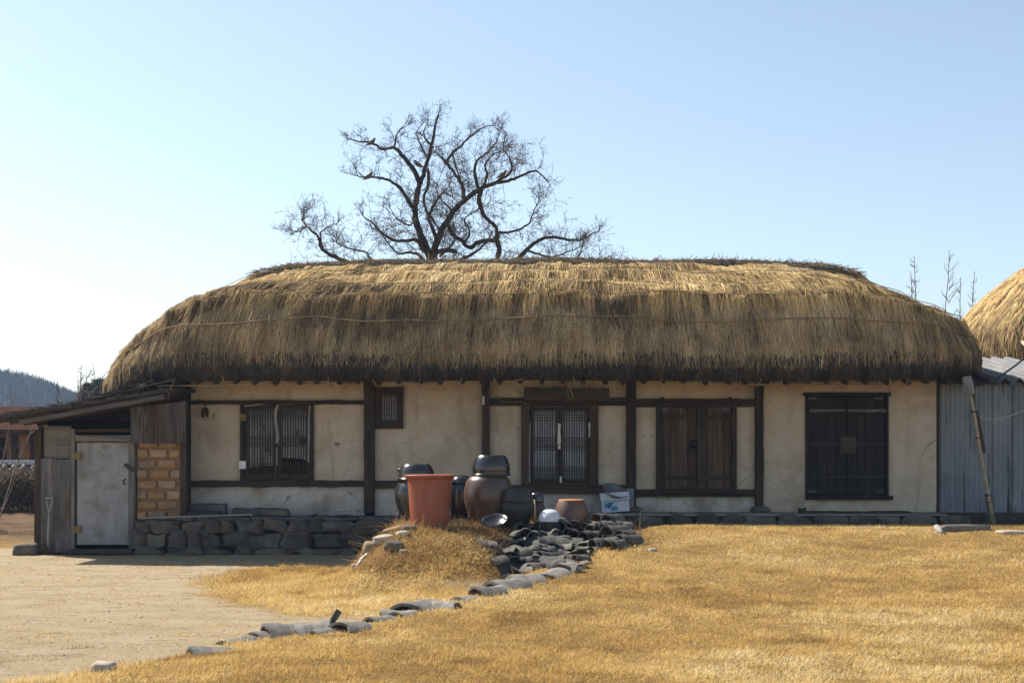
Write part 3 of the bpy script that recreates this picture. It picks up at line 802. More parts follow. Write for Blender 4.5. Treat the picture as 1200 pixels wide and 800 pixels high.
strip(win, [(326, 474), (323.5, 480), (323, 490), (324.5, 502), (325.5, 512), (324.5, 521)], 0.05, 'tape_old')
strip(win, [(325, 523), (324.5, 535), (325, 545)], 0.022, 'tape_old')
strip(win, [(363, 475), (362.3, 490), (362.2, 510), (361.8, 528), (361.5, 541)], 0.03, 'tape_old')
mb = MB(); mb.plank((fx(287), 19.975, fz(475.5)), (fx(316), 19.975, fz(472.5)), 0.018, 0.012, seg=6, j=0.006); mb.build('paper_strip', M['tape_old'], win)
mb = MB(); mb.box(fx(330), fx(343), 19.965, 19.978, fz(473.6), fz(470.5)); mb.build('paper_strip', M['grey_wood'], win)
mb = MB(); mb.box(fx(281.8), fx(288.8), 19.968, 19.978, fz(493), fz(485)); mb.build('hinge', M['yellow'], win, label='yellowed hinge patch')
mb = MB(); mb.box(fx(280.5), fx(288.5), 19.966, 19.977, fz(549), fz(540)); mb.build('sticker', M['sticker'], win)
mb = MB(); mb.tube([(fx(324.5), 19.97, fz(519)), (fx(324.5), 19.95, fz(521)), (fx(324), 19.97, fz(524))], 0.012, 6); mb.build('latch', M['iron'], win)
# small window of bay 2
w2 = MB()
w2.box(fx(439.5), fx(445), 19.97, 20.1, fz(502), fz(453.5)); w2.box(fx(467.5), fx(472.5), 19.97, 20.1, fz(502), fz(453.5)); w2.box(fx(445) + .001, fx(467.5) - .001, 19.975, 20.1, fz(461), fz(453.8)); w2.box(fx(445) + .001, fx(467.5) - .001, 19.975, 20.1, fz(501.7), fz(495))
win2 = w2.build('lattice_window', M['frame_brown'], house, bevel=0.005, label='small square lattice window near the eaves')
lattice(win2, fx(445) + .002, fx(467.5) - .002, fz(495) + .002, fz(461) - .002, 20.0, 7, [(0.03, 0.97, 11)], 0.022, 'paper')
# double lattice door of bay 3
w3 = MB()
w3.box(fx(611), fx(621), 19.95, 20.12, fz(568), fz(475)); w3.box(fx(690.5), fx(701), 19.95, 20.12, fz(568), fz(475)); w3.box(fx(621) + .001, fx(690.5) - .001, 19.955, 20.12, fz(477.5), fz(475.2)); w3.box(fx(621) + .001, fx(690.5) - .001, 19.955, 20.12, fz(567.8), fz(565.5))
win3 = w3.build('lattice_door', M['frame_brown'], house, bevel=0.006, label='double lattice door with pale paper behind its bars')
lattice(win3, fx(621.5), fx(655.5), fz(565), fz(477.8), 20.0, 9, [(0.02, 0.14, 4), (0.40, 0.57, 6), (0.83, 0.98, 6)], 0.045, 'paper')
lattice(win3, fx(656.5), fx(690), fz(565), fz(477.8), 20.0, 9, [(0.02, 0.14, 4), (0.40, 0.57, 6), (0.83, 0.98, 6)], 0.045, 'paper')
strip(win3, [(655.5, 496), (655, 505), (655.4, 514), (655, 520)], 0.05, 'tape'); strip(win3, [(655.5, 521), (655.3, 526)], 0.04, 'tape'); strip(win3, [(657.2, 558), (657, 562), (657.3, 566)], 0.03, 'tape')
strip(win3, [(690.3, 495), (690.5, 503), (690.3, 512)], 0.022, 'tape', 19.943); strip(win3, [(621.2, 495), (620.6, 520), (620.4, 545), (620.6, 565)], 0.02, 'tape_old', 19.943)


def plank_leaf(door, name, px0, px1, py0, py1, y, mat, k):
    mb = MB(); xs = np.linspace(fx(px0), fx(px1), k + 1)
    xs[1:-1] += np.array([random.uniform(-.02, .02) for _ in range(k - 1)])
    for i in range(k):
        mb.box(xs[i] + 0.0025, xs[i + 1] - 0.0025, y + random.uniform(0, 0.006), y + 0.035, fz(py1), fz(py0))
    return mb.build(name, M[mat], door, bevel=0.003)


# brown plank door of bay 4
w4 = MB()
w4.box(fx(769), fx(775), 19.96, 20.12, fz(573), fz(476.5)); w4.box(fx(857.5), fx(863), 19.96, 20.12, fz(573), fz(476.5))
w4.box(fx(765), fx(868), 19.93, 19.957, fz(474.5), fz(470.5)); w4.box(fx(764), fx(870), 19.90, 19.957, fz(578), fz(574))
d4 = w4.build('plank_door', M['wood_v'], house, bevel=0.006, label='brown double plank door with dark battens and an iron lock')
plank_leaf(d4, 'door_leaf', 775.4, 815.8, 476.8, 572.6, 20.0, 'door_brown', 4)
plank_leaf(d4, 'door_leaf', 816.4, 857.2, 476.8, 572.6, 20.0, 'door_brown', 4)
for (a, bb) in ((776, 815), (817, 857)):
    for (c, d) in ((486, 491), (557, 561.5)):
        mb = MB(); mb.plank((fx(a), 19.988, fz((c + d) / 2)), (fx(bb), 19.988, fz((c + d) / 2)), 0.06, 0.025, seg=6, j=0.003); mb.build('batten', M['wood_h'], d4, bevel=0.004)
for px in (775.5, 855):
    mb = MB(); mb.stone((fx(px), 19.94, fz(468)), 0.03, 0.03, 0.045, seed=3, e=0.9, n=5); mb.build('pivot', M['wood_v'], d4, smooth=True)
for (a, bb) in ((776, 784), (846, 855)):
    mb = MB(); mb.box(fx(a), fx(bb), 19.993, 19.999, fz(482), fz(475.5 + 1.4)); mb.build('corner_plate', M['old_plate'], d4)
mb = MB(); mb.lathe([(0.0, -0.012), (0.07, -0.01), (0.07, 0.0), (0.03, 0.012), (0.0, 0.014)], (0, 0, 0), 14, M=Matrix.Rotation(R(90), 3, 'X'))
mb.v = [(q[0] + fx(813), q[1] + 19.985, q[2] + fz(520)) for q in mb.v]
mb.tube([(fx(810), 19.96, fz(520)), (fx(809), 19.94, fz(526)), (fx(813), 19.94, fz(530)), (fx(816), 19.96, fz(524))], 0.012, 6)
mb.build('lock', M['iron'], d4, smooth=True)
# black plank door of bay 5
w5 = MB()
w5.box(fx(943.5), fx(947), 19.95, 20.12, fz(580), fz(464.3)); w5.box(fx(1037.5), fx(1040.5), 19.95, 20.12, fz(580), fz(464.3))
w5.box(fx(941), fx(1043), 19.93, 20.1, fz(464), fz(460)); w5.box(fx(944), fx(1044.5), 19.90, 20.1, fz(585), fz(580.3))
d5 = w5.build('plank_door', M['door_black'], house, bevel=0.006, label='black double plank door with square lock box')
plank_leaf(d5, 'door_leaf', 947.3, 991.7, 464.5, 580, 19.99, 'door_black', 4)
plank_leaf(d5, 'door_leaf', 992.3, 1037.2, 464.5, 580, 19.99, 'door_black', 4)
for (a, bb) in ((948, 991), (993, 1037)):
    for (c, hgt, mt) in ((481, 0.045, 'batten_pale'), (520, 0.055, 'batten_black'), (559, 0.065, 'batten_black')):
        mb = MB(); mb.plank((fx(a), 19.975, fz(c)), (fx(bb), 19.975, fz(c)), hgt, 0.03, seg=6, j=0.004); mb.build('batten', M[mt], d5, bevel=0.004)
mb = MB(); mb.box(fx(983), fx(1002), 19.93, 19.958, fz(530.5), fz(511)); mb.box(fx(984.5), fx(1000.5), 19.925, 19.9295, fz(529), fz(521.2)); mb.box(fx(984.5), fx(1000.5), 19.925, 19.9295, fz(520.6), fz(512.5)); mb.build('lock_box', M['dark_board'], d5, bevel=0.004)
for (px, py) in ((951, 466.5), (1028, 466.5), (952, 482), (1033, 481.5), (951, 575), (1030, 575)):
    mb = MB(); mb.box(fx(px - 4), fx(px + 5), 19.951, 19.957, fz(py + 1.6), fz(py - 1.2)); mb.build('hinge_plate', M['old_plate'], d5)
for px in (981, 989, 996):
    mb = MB(); mb.tube([(fx(px), 19.97, fz(552)), (fx(px), 19.93, fz(552.5)), (fx(px) + 0.02, 19.93, fz(556))], 0.011, 6); mb.build('door_pull', M['iron'], d5)

# eaves: wall plate, rafters
mb = MB(); mb.tube([(fx(216), 20.1, 2.70), (0, 20.1, 2.72), (fx(1099), 20.1, 2.70)], 0.09, 10); mb.build('wall_plate', M['wood_h'], house, smooth=True)
for k in range(42):
    X = -5.35 + k * 0.305 + random.uniform(-.03, .03)
    mb = MB(); r_ = random.uniform(0.04, 0.055)
    mb.tube([(X + random.uniform(-.03, .03), 19.12 + random.uniform(-.05, .03), 2.585 + random.uniform(-.015, .015)), (X, 20.0, 2.80), (X, 21.0, 3.15)], [r_ * 0.9, r_, r_], 8)
    mb.build('rafter', M['wood_v'], house, smooth=False)
# plinth of stones under the right bays, cement top
mb = MB(); px = 742
row = 0
while px < 1100:
    wpx = random.uniform(26, 48); hgt = random.uniform(0.10, 0.135)
    mb.stone((fx(px + wpx / 2, 19.5), 19.56, 0.47), wpx / 2 * 19.5 / F * 1.0, 0.16, hgt, seed=int(px), e=0.5, rough=0.18, n=12)
    px += wpx
mb.box(fx(600), fx(1099), 19.56, 20.2, 0.2, 0.565)
mb.build('plinth', M['stone'], house, smooth=True)
mb = MB(); mb.box(fx(574), fx(1097), 19.47, 20.02, 0.566, 0.605, j=0.004); mb.build('step', M['concrete'], house, bevel=0.015)
for px in (740, 890):
    mb = MB(); mb.stone((fx(px), 19.95, 0.645), 0.15, 0.13, 0.05, seed=px, e=0.5); mb.build('foundation_stone', M['stone'], house, smooth=True)

# ------------------------------------------------------------------ thatch
def rrect(t, a, bb, r):
    """rounded rectangle by arc length fraction t; starts at the middle of the front side, runs towards +x"""
    sx, sy = 2 * (a - r), 2 * (bb - r); q = math.pi * r / 2
    Lt = 2 * sx + 2 * sy + 4 * q
    s = (np.asarray(t, float) % 1.0) * Lt
    x = np.zeros_like(s); y = np.zeros_like(s)
    segs = [('l', sx / 2, (0, -bb), (1, 0)), ('a', q, (a - r, -bb + r), -90), ('l', sy, (a, -bb + r), (0, 1)), ('a', q, (a - r, bb - r), 0), ('l', sx, (a - r, bb), (-1, 0)), ('a', q, (-a + r, bb - r), 90), ('l', sy, (-a, bb - r), (0, -1)), ('a', q, (-a + r, -bb + r), 180), ('l', sx / 2, (-a + r, -bb), (1, 0))]
    acc = 0.0
    for kind, ln, p, dd in segs:
        mk_ = (s >= acc) & (s <= acc + ln + 1e-9); u = s[mk_] - acc
        if kind == 'l':
            x[mk_] = p[0] + dd[0] * u; y[mk_] = p[1] + dd[1] * u
        else:
            an = R(dd) + u / r
            x[mk_] = p[0] + r * np.cos(an); y[mk_] = p[1] + r * np.sin(an)
        acc += ln
    return x, y, Lt


class Thatch:
    def __init__(s, cx, cy, a, bb, r, rcx, rhalf, prof, seed, droop=None, ky=0.05, courses=None):
        s.__dict__.update(locals())
        p = np.array(prof); s.s_, s.z_ = p[:, 0], p[:, 1]
        dl = np.hypot(np.diff(p[:, 0]) * bb, np.diff(p[:, 1])); s.t_ = np.concatenate([[0], np.cumsum(dl)]); s.Lp = s.t_[-1]; s.t_ /= s.Lp
        s.per = rrect(np.zeros(1), a, bb, r)[2]

    def raw(s, u, t):
        ex, ey, _ = rrect(u, s.a, s.bb, s.r)
        f = np.interp(t, s.t_, s.s_); z = np.interp(t, s.t_, s.z_)
        kx = s.rhalf / s.a
        rx = (s.rcx - s.cx) + ex * kx; ry = ey * s.ky
        x = ex + (rx - ex) * f; y = ey + (ry - ey) * f
        wx = x + s.cx
        if s.droop is not None: z = z + s.droop(wx, y, f, ex / s.a, z)
        return np.stack([wx, y + s.cy, z], -1)

    def point(s, u, t, extra=0.0):
        u = np.asarray(u, float); t = np.asarray(t, float)
        p = s.raw(u, t); e = 2e-3
        du = s.raw(u + e * 0.5, t) - s.raw(u - e * 0.5, t)
        t2 = np.clip(t + 0.02, 0, 1); t1 = np.clip(t - 0.02, 0, 1)
        dt = s.raw(u, t2) - s.raw(u, t1)
        nn = np.cross(du, dt); nn /= np.linalg.norm(nn, axis=-1, keepdims=True) + 1e-9
        U = u * s.per; T = t * s.Lp
        amp = ss(0.05, 0.2, t)
        step = 0.0
        if s.courses is not None:
            tj = t + 0.035 * (fbm(U * 0.9, T * 0, s.seed + 9) - 0.5) + 0.05 * (fbm(U * 3.3, T * 0, s.seed + 19) - 0.5)
            cs_ = s.courses
            for k in range(len(cs_) - 1):
                q = (tj - cs_[k]) / (cs_[k + 1] - cs_[k])
                step = step + 0.115 * ss(0, 0.10, q) * (1 - np.clip(q, 0, 1)) * (q < 1)
        lump = step + (fbm(U * 1.1, T * 2.0, s.seed) - 0.5) * 0.13 + (fbm(U * 4.5, T * 4.0, s.seed + 5) - 0.5) * 0.11
        return p + nn * (lump * amp + extra)[..., None], nn, -dt / (np.linalg.norm(dt, axis=-1, keepdims=True) + 1e-9)

    def core(s, name, mat, parent, t0, t1, nu=360, nt_=40, lift=0.0):
        us = np.linspace(0, 1, nu, endpoint=False); ts = np.linspace(t0, t1, nt_)
        U, T = np.meshgrid(us, ts)
        p, _, _ = s.point(U.ravel(), T.ravel(), np.full(U.size, lift))
        i = np.arange(nu * nt_).reshape(nt_, nu)
        f = np.stack([i[:-1].ravel(), np.roll(i, -1, 1)[:-1].ravel(), np.roll(i, -1, 1)[1:].ravel(), i[1:].ravel()], 1)
        return np_mesh(name, p, f, mat, smooth=True, parent=parent)


PROF = [(0.26, 2.82), (0.10, 2.66), (0.04, 2.615), (0.012, 2.64), (0.0, 2.74), (0.0, 2.98), (0.015, 3.2), (0.045, 3.47), (0.085, 3.70), (0.15, 3.91), (0.33, 4.16), (0.60, 4.40), (0.85, 4.58), (1.0, 4.65)]


def house_droop(wx, y, f, en, z):
    up = ss(2.72, 3.05, z)
    lf = np.interp(f, [0, .05, .15, .33, .6, .85, 1], [0, -.30, -.56, -.46, -.36, -.24, 0]) * ss(.66, 1.0, -en)
    rt_ = np.interp(f, [0, .05, .15, .33, .6, .85, 1], [0, -.18, -.42, -.46, -.38, -.25, 0]) * ss(.66, 1.0, en)
    left = np.clip((-wx - 5.0) / 1.5, 0, 1) ** 1.6
    sag = -0.10 * np.clip((wx - 1.0) / 6.0, 0, 1) ** 1.5 * f - 0.09 * np.clip((-wx - 1.0) / 3.5, 0, 1) * f
    return -0.42 * left * (1 - np.clip(f * 1.6, 0, 1)) + sag + (lf + rt_) * up + 0.02 * np.sin(wx * 1.3) * (1 - f)


TH = Thatch(0.48, 21.8, 7.11, 2.9, 2.3, 0.75, 5.11, PROF, 101, house_droop)


TH.courses = None
def tz(z):      # profile parameter of a height on the front
    k = np.argmin(np.abs(TH.z_[4:] - z)); return float(np.interp(z, TH.z_[4:], TH.t_[4:]))


T_OLD = tz(2.97)
TH.courses = [tz(3.80), tz(4.00), tz(4.22), tz(4.45), 1.0]
roof = TH.core('roof', M['thatch_base'], house, T_OLD - 0.01, 1.0, 420, 44)
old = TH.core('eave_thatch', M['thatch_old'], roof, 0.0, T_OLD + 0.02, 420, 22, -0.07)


def straw_coat(T_, name, parent, mat, N, t0, t1, L0, L1, W0, W1, lift, tint_f, back=0.18, tipclip=None, roll=0.5, bias=1.0):
    u = rng.random(N); t = t0 + (t1 - t0) * rng.random(N) ** bias
    ex, ey, _ = rrect(u, T_.a, T_.bb, T_.r)
    keep = (ey < T_.bb * 0.75) | (rng.random(N) < back)
    u, t = u[keep], t[keep]; N = len(u)
    pos, nn, dn = T_.point(u, t, rng.uniform(-0.01, 0.02, N))
    L = rng.uniform(L0, L1, N)
    # follow the surface: aim at the surface point one length further down
    t2 = np.clip(t - L / T_.Lp, t0 - 0.03 if tipclip is None else tipclip, 1)
    tip, n2, _ = T_.point(u + rng.normal(0, 0.0009, N), t2, np.zeros(N))
    L2 = np.linalg.norm(tip - pos, axis=1) + 1e-6
    d = (tip - pos) / L2[:, None] + rng.normal(0, 0.07, (N, 3)); d += nn * (0.02 + lift * rng.random(N) ** 2)[:, None]
    d /= np.linalg.norm(d, axis=1, keepdims=True)
    Lf = np.minimum(np.maximum(L2, 0.08) * rng.uniform(0.85, 1.2, N), L1 * 1.2)
    wd = np.cross(d, nn); wd = wd + nn * rng.normal(0, roll, N)[:, None]
    U = u * T_.per; TT = t * T_.Lp
    tint = tint_f(U, TT, t, N)
    curl = -nn * (Lf * 0.06)[:, None]; curl[:, 2] -= Lf * 0.10
    return blades(name, pos, d, Lf, rng.uniform(W0, W1, N), tint, mat, curl, parent=parent, wdir=wd, quad=True)


def tint_new(U, T, t, N):
    streak = fbm(U * 9, T * 1.0, 201); patch = fbm(U * 0.7, T * 1.6, 211); small = fbm(U * 3, T * 4, 215)
    g = 0.43 + 0.60 * (streak - 0.5) + 0.55 * (patch - 0.5) + 0.60 * (small - 0.5) + 0.18 * ss(0.45, 0.8, t) + rng.normal(0, 0.14, N)  # upper slope lightened in the tint to imitate sun on the roof
    return g


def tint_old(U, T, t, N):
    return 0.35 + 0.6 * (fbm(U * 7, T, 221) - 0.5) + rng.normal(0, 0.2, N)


straw_coat(TH, 'lower_straw', roof, M['straw_grey'], 85000, T_OLD, tz(3.84), 0.14, 0.36, 0.005, 0.010, 0.10, tint_new, roll=0.3)  # greyer straw laid on the lower slope
straw_coat(TH, 'straw', roof, M['straw'], 100000, tz(3.55), 1.0, 0.14, 0.36, 0.005, 0.010, 0.10, tint_new, roll=0.3)
# courses: combed straw ends that stop at each binding line
for tc_, nn_ in ((tz(3.60), 12000), (tz(3.80), 18000), (tz(4.00), 18000), (tz(4.22), 18000), (tz(4.45), 14000)):
    straw_coat(TH, 'straw_course', roof, M['straw'] if tc_ > tz(3.7) else M['straw_grey'], nn_, tc_ - 0.012, tc_ + 0.045, 0.14, 0.30, 0.006, 0.011, 0.26, tint_new, roll=0.35)
straw_coat(TH, 'straw_fringe', roof, M['straw_grey'], 22000, T_OLD + 0.005, T_OLD + 0.10, 0.10, 0.27, 0.006, 0.010, 0.16, tint_new)
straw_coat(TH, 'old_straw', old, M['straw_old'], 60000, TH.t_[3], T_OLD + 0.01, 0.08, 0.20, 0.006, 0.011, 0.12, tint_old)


# woven ridge cover
mb = MB(); pts = []; rad = []
for k in range(70):
    X = -4.45 + (5.95 + 4.45) * k / 69
    zz = 4.65 - 0.10 * max(0, (X - 1.0) / 6) ** 1.5 - 0.09 * min(1, max(0, (-X - 1) / 3.5)) + 0.015 * math.sin(X * 2.1) + random.uniform(-.012, .012) - 0.16 * max(0, 1 - min(k, 69 - k) / 6) ** 2
    pts.append((X, 21.8, zz)); rad.append(0.16 * min(1, 0.45 + min(k, 69 - k) * 0.2) + random.uniform(-.008, .008))
mb.tube(pts, rad, 12); mb.v = [(q[0], 21.8 + (q[1] - 21.8) * 2.0, q[2]) for q in mb.v]
rc = mb.build('ridge_cover', M['ridge'], roof, smooth=True)
Nn = 9000
X = rng.uniform(-4.4, 5.9, Nn); an = rng.uniform(0.1, 3.0, Nn)
zz = 4.65 - 0.10 * np.clip((X - 1) / 6, 0, 1) ** 1.5 - 0.09 * np.clip((-X - 1) / 3.5, 0, 1) + 0.015 * np.sin(X * 2.1) - 0.16 * np.clip(1 - np.minimum(X + 4.45, 5.95 - X) / 0.9, 0, 1) ** 2
pos = np.stack([X, 21.8 - np.cos(an) * 0.26, zz + np.sin(an) * 0.16], 1)
d = np.stack([rng.normal(0, 1.0, Nn), -np.cos(an) * 0.8 + rng.normal(0, .3, Nn), np.sin(an) * 0.1 + rng.normal(0, .16, Nn)], 1); d /= np.linalg.norm(d, axis=1, keepdims=True)
blades('ridge_straw', pos, d, rng.uniform(0.06, 0.16, Nn), rng.uniform(0.006, 0.012, Nn), rng.normal(0.12, 0.14, Nn), M['straw'], parent=rc, quad=True)


def rope(zlev, wig, name='rope', r=0.009, u0=-0.30, u1=0.27, lift=0.045):
    mb = MB(); us = np.linspace(u0, u1, 150)
    t0 = tz(zlev); ts = t0 + wig * (fbm(us * 26 + zlev * 7, us * 0, 300) - 0.5)
    p, _, _ = TH.point(us, ts, np.full(150, lift))
    p[1:-1] = (p[:-2] + p[1:-1] + p[2:]) / 3
    mb.tube([tuple(q) for q in p], r, 5, cap=True)
    return mb.build(name, M['straw_rope'], roof, smooth=True)


rope(3.50, 0.05, r=0.009, lift=0.05); rope(3.84, 0.018, r=.007); rope(4.03, 0.015, r=.006); rope(4.26, 0.012, r=.006)
for u in np.linspace(-0.24, 0.22, 15):
    ts = np.linspace(T_OLD + 0.03, 0.97, 60); us = np.full(60, u + random.uniform(-.004, .004)) + 0.0012 * np.sin(ts * 9)
    p, _, _ = TH.point(us, ts, np.full(60, 0.03))
    p[1:-1] = (p[:-2] + p[1:-1] + p[2:]) / 3
    MB().tube([tuple(q) for q in p], 0.005, 5).build('rope', M['dark_rope'], roof, smooth=True)
# loose straw tails under the eave
for (px, py, ln, sl_) in ((204, 446, 20, -7), (238, 440, 13, 8), (262, 442, 9, -2), (252, 425, 28, 14), (385, 440, 14, 2), (330, 444, 8, 2), (407, 444, 10, -3), (437, 446, 8, 6), (492, 444, 10, 1), (541, 444, 10, -5), (579, 444, 9, 3), (612, 444, 8, -22), (671, 442, 10, 3), (666, 452, 16, 6), (724, 444, 12, -3), (775, 446, 8, -4), (822, 446, 7, -4), (892, 444, 9, -6), (917, 446, 8, -5), (983, 448, 6, 3), (1030, 446, 8, 2), (1044, 444, 14, -2), (1064, 446, 8, -5), (640, 446, 7, 1), (690, 446, 8, -2)):
    mb = MB(); Y = 18.93
    a = P(px, py, Y); bb = P(px + sl_, py + ln, Y); mid = (a + bb) / 2 + Vector((random.uniform(-.03, .03), -0.01, random.uniform(-.01, .03)))
    mb.tube([a + Vector((0, 0.08, 0.05)), a, mid, bb], [0.008, 0.009, 0.008, 0.004], 5)
    for q in range(3):
        mb.tube([mid, bb + Vector((random.uniform(-.05, .05), random.uniform(-.02, .02), random.uniform(-.05, .03)))], [0.004, 0.002], 4)
    mb.build('rope_tail', M['straw_rope'], roof, smooth=True)
# eave poles
for (a, bb) in (((160, 452), (382, 449.5)), ((866, 449.8), (1096, 450.5))):
    mb = MB(); A = P(*a, 19.25); B = P(*bb, 19.25)
    pts = [A.lerp(B, k / 10) + Vector((0, 0, random.uniform(-.008, .008))) for k in range(11)]
    mb.tube(pts, [0.017 - 0.0006 * k for k in range(11)], 7); mb.build('eave_pole', M['bamboo'], house, smooth=True)

# ------------------------------------------------------------------ things on and by the front wall
g = MB()
o = thing('hanging_board', 'weathered grey plank tied up under the eaves above the lattice door', 'board', P(663, 461, 19.86))
mb = MB(); mb.plank(P(614, 461, 19.86), P(714, 462.5, 19.86), 0.19, 0.03, seg=14, j=0.012); mb.build('plank', M['dark_board'], o)
mb = MB()
for q in (-2, 3):
    mb.tube([P(663 + q, 441, 19.82), P(664 + q * .4, 452, 19.83), P(666 - q * .5, 461, 19.835), P(667 + q, 470, 19.83)], 0.008, 5)
mb.build('rope', M['straw_rope'], o, smooth=True)
o = thing('hanging_bundle', 'small brown wooden clappers hung from a nail beside the wide lattice window', 'hanging tool', P(240, 478, 19.93))
for q in (-1.6, 1.8):
    mb = MB(); mb.tube([P(240 + q, 478, 19.93), P(240 + q * 1.3, 483, 19.92), P(240 + q * 1.6, 488.5, 19.93)], [0.02, 0.032, 0.02], 8); mb.build('wooden_piece', M['frame_brown'], o, smooth=True)
mb = MB(); mb.tube([P(240, 473, 19.95), P(238.6, 478, 19.935)], 0.006, 5); mb.tube([P(240, 473, 19.95), P(241.8, 478, 19.935)], 0.006, 5); mb.build('cord', M['cable'], o)
mb = MB(); mb.tube([P(566.5, 464, 19.92), P(566.5, 474, 19.92)], 0.02, 6); tag(mb.build('paper_tag', M['tape'], None, origin=P(566.5, 474, 19.92)), 'small pale paper tag pinned high on the middle post', 'tag')
mb = MB(); pts = [P(577, 452, 19.9), P(578, 463, 19.9), P(590, 471, 19.9), (P(610, 470, 19.9)), P(620, 475, 19.92)]
mb.tube(pts, 0.006, 5); tag(mb.build('loose_cord', M['straw_rope'], None, origin=pts[0]), 'loose straw cord sagging from the eaves to the lattice door frame', 'cord')
o = MB(); tag(o.stone(P(903.5, 0, 20).xz.to_3d() if False else (fx(395), 20.0, fz(520)), 0.035, 0.02, 0.022, seed=5, e=0.8).build('wall_knot', M['mud'], None, smooth=True, origin=(fx(395), 20.0, fz(520))), 'small brown mud lump stuck on the plaster right of the wide window', 'lump')

# boxes at the door
bx = thing('white_carton', 'white cardboard carton with a blue print leaning under the lattice door', 'box', P(722, 603, 19.62))
mb = MB()
A = P(706, 603, 19.62); ang = R(4)


def carton(u0, u1, v0, v1, y0, y1):
    vs = []
    for z in (v0, v1):
        for y in (y0, y1):
            for x in (u0, u1):
                vs.append((A.x + x * math.cos(ang) - z * math.sin(ang), A.y + y, 0.609 + z * math.cos(ang) + x * math.sin(ang)))
    return vs


FS = [(0, 2, 3, 1), (4, 5, 7, 6), (0, 1, 5, 4), (2, 6, 7, 3), (0, 4, 6, 2), (1, 3, 7, 5)]
mb.add(carton(0, 0.42, 0, 0.17, 0, 0.24), FS); mb.build('carton', M['foam'], bx, bevel=0.006)
mb = MB(); mb.add(carton(-0.012, 0.43, 0.175, 0.30, -0.012, 0.25), FS); mb.build('lid', M['foam'], bx, bevel=0.006)
mb = MB(); mb.add(carton(0.04, 0.24, 0.02, 0.155, -0.003, -0.0005), FS); mb.build('print', M['blue_print'], bx)
mb = MB(); MX = Matrix.Rotation(R(24), 3, 'X') @ Matrix.Rotation(R(14), 3, 'Y')
c = P(720, 577, 19.72)
mb.lathe([(0.0, 0), (0.13, 0.0), (0.19, 0.06), (0.215, 0.075), (0.215, 0.082), (0.185, 0.066), (0.12, 0.012), (0.0, 0.012)], (0, 0, 0), 28, M=MX)
mb.v = [(q[0] + c.x, q[1] + c.y, q[2] + c.z - 0.03) for q in mb.v]
tag(mb.build('metal_basin', M['steel'], None, smooth=True, origin=c), 'dull metal basin lying on top of the white carton', 'basin')
mb = MB(); mb.box(fx(729), fx(742), 19.86, 19.90, 0.61, fz(572)); tag(mb.build('blue_board', M['blue_sheet'], None, bevel=0.004, origin=(fx(735), 19.88, 0.61)), 'narrow blue grey board propped behind the white carton', 'board')
mb = MB(); mb.plank(P(940, 600.5, 19.62), P(1066, 600, 19.62), 0.04, 0.16, seg=10, j=0.008); mb.plank(P(936, 598, 19.7), P(944, 598, 19.7), 0.08, 0.1, seg=2, j=0.02)
tag(mb.build('plank', M['dark_board'], None, origin=P(1000, 600, 19.62)), 'long dark plank lying on the step below the black door', 'plank')

# stone platform in front of bay 1
sw = thing('stone_platform', 'low dry stone platform of dark field stones in front of the wide window', 'stone wall', (fx(310), 19.3, 0))
mb = MB(); YW = 19.28; s_ = F / 19.2
x = fx(158, 19.2); xe = fx(612, 19.2)
for (z0, z1, seed0) in ((-0.04, 0.11, 1), (0.09, 0.34, 2), (0.32, 0.53, 3)):
    x = fx(160, 19.2) - random.uniform(0, .1)
    rr = random.Random(seed0 * 17)
    while x < xe:
        wd = rr.choice((rr.uniform(0.2, 0.32), rr.uniform(0.35, 0.6))) if seed0 > 1 else rr.uniform(0.25, 0.7)
        hh = (z1 - z0) / 2 * rr.uniform(0.84, 1.12)
        tl = Matrix.Rotation(rr.uniform(-.06, .06), 3, 'Y')
        mb.stone((x + wd / 2, YW + rr.uniform(0.06, 0.10), (z0 + z1) / 2 + rr.uniform(-.012, .012)), wd / 2 * 1.02, 0.17, hh, seed=int(x * 100) + seed0, e=rr.uniform(0.26, 0.46), n=15, rough=0.19, rot=tl)
        x += wd
mb.build('wall_stones', M['stone'], sw, smooth=True)
mb = MB(); mb.box(fx(160, 19.2), fx(612, 19.2), YW + 0.10, 20.1, -0.05, 0.50); mb.build('wall_fill', M['mortar'], sw)
x = fx(166, 19.2); rr = random.Random(5)
while x < xe - 0.3:
    wd = rr.uniform(0.5, 0.95)
    mb = MB(); mb.plank((x, 19.58, 0.535 + rr.uniform(-.008, .012)), (x + wd - 0.01, 19.58, 0.535 + rr.uniform(-.008, .012)), 0.055, 0.62 + rr.uniform(-.06, .08), seg=5, j=0.016)
    mb.build('coping_slab', M['slab'], sw, bevel=0.01); x += wd
for (nm, px0, px1, py0, py1, y, mt, lb, ct) in (
        ('stone_block', 223, 265, 590, 605, 19.75, 'slab', 'long grey stone block lying on the platform by the mud brick panel', 'stone block'),
        ('stone_block', 274, 306, 595, 606, 19.6, 'slab', 'short dark square stone block on the platform under the wide window', 'stone block'),
        ('timber', 168, 258, 599, 605.5, 19.5, 'dark_board', 'dark old timber lying along the left end of the stone platform', 'timber')):
    mb = MB(); mb.plank((fx(px0, y), y, (fz(py0, y) + 0.565) / 2), (fx(px1, y), y, (fz(py0, y) + 0.565) / 2), fz(py0, y) - 0.565, 0.2, seg=5, j=0.008)
    tag(mb.build(nm, M[mt], None, bevel=0.008, origin=(fx((px0 + px1) / 2, y), y, 0.565)), lb, ct)
mb = MB(); mb.stone((fx(322, 19.5), 19.5, 0.62), 0.24, 0.2, 0.065, seed=8, e=0.55, n=10); tag(mb.build('flat_stone', M['stone'], None, smooth=True, origin=(fx(322, 19.5), 19.5, 0.57)), 'flat rounded stone resting on the platform under the wide window', 'stone')
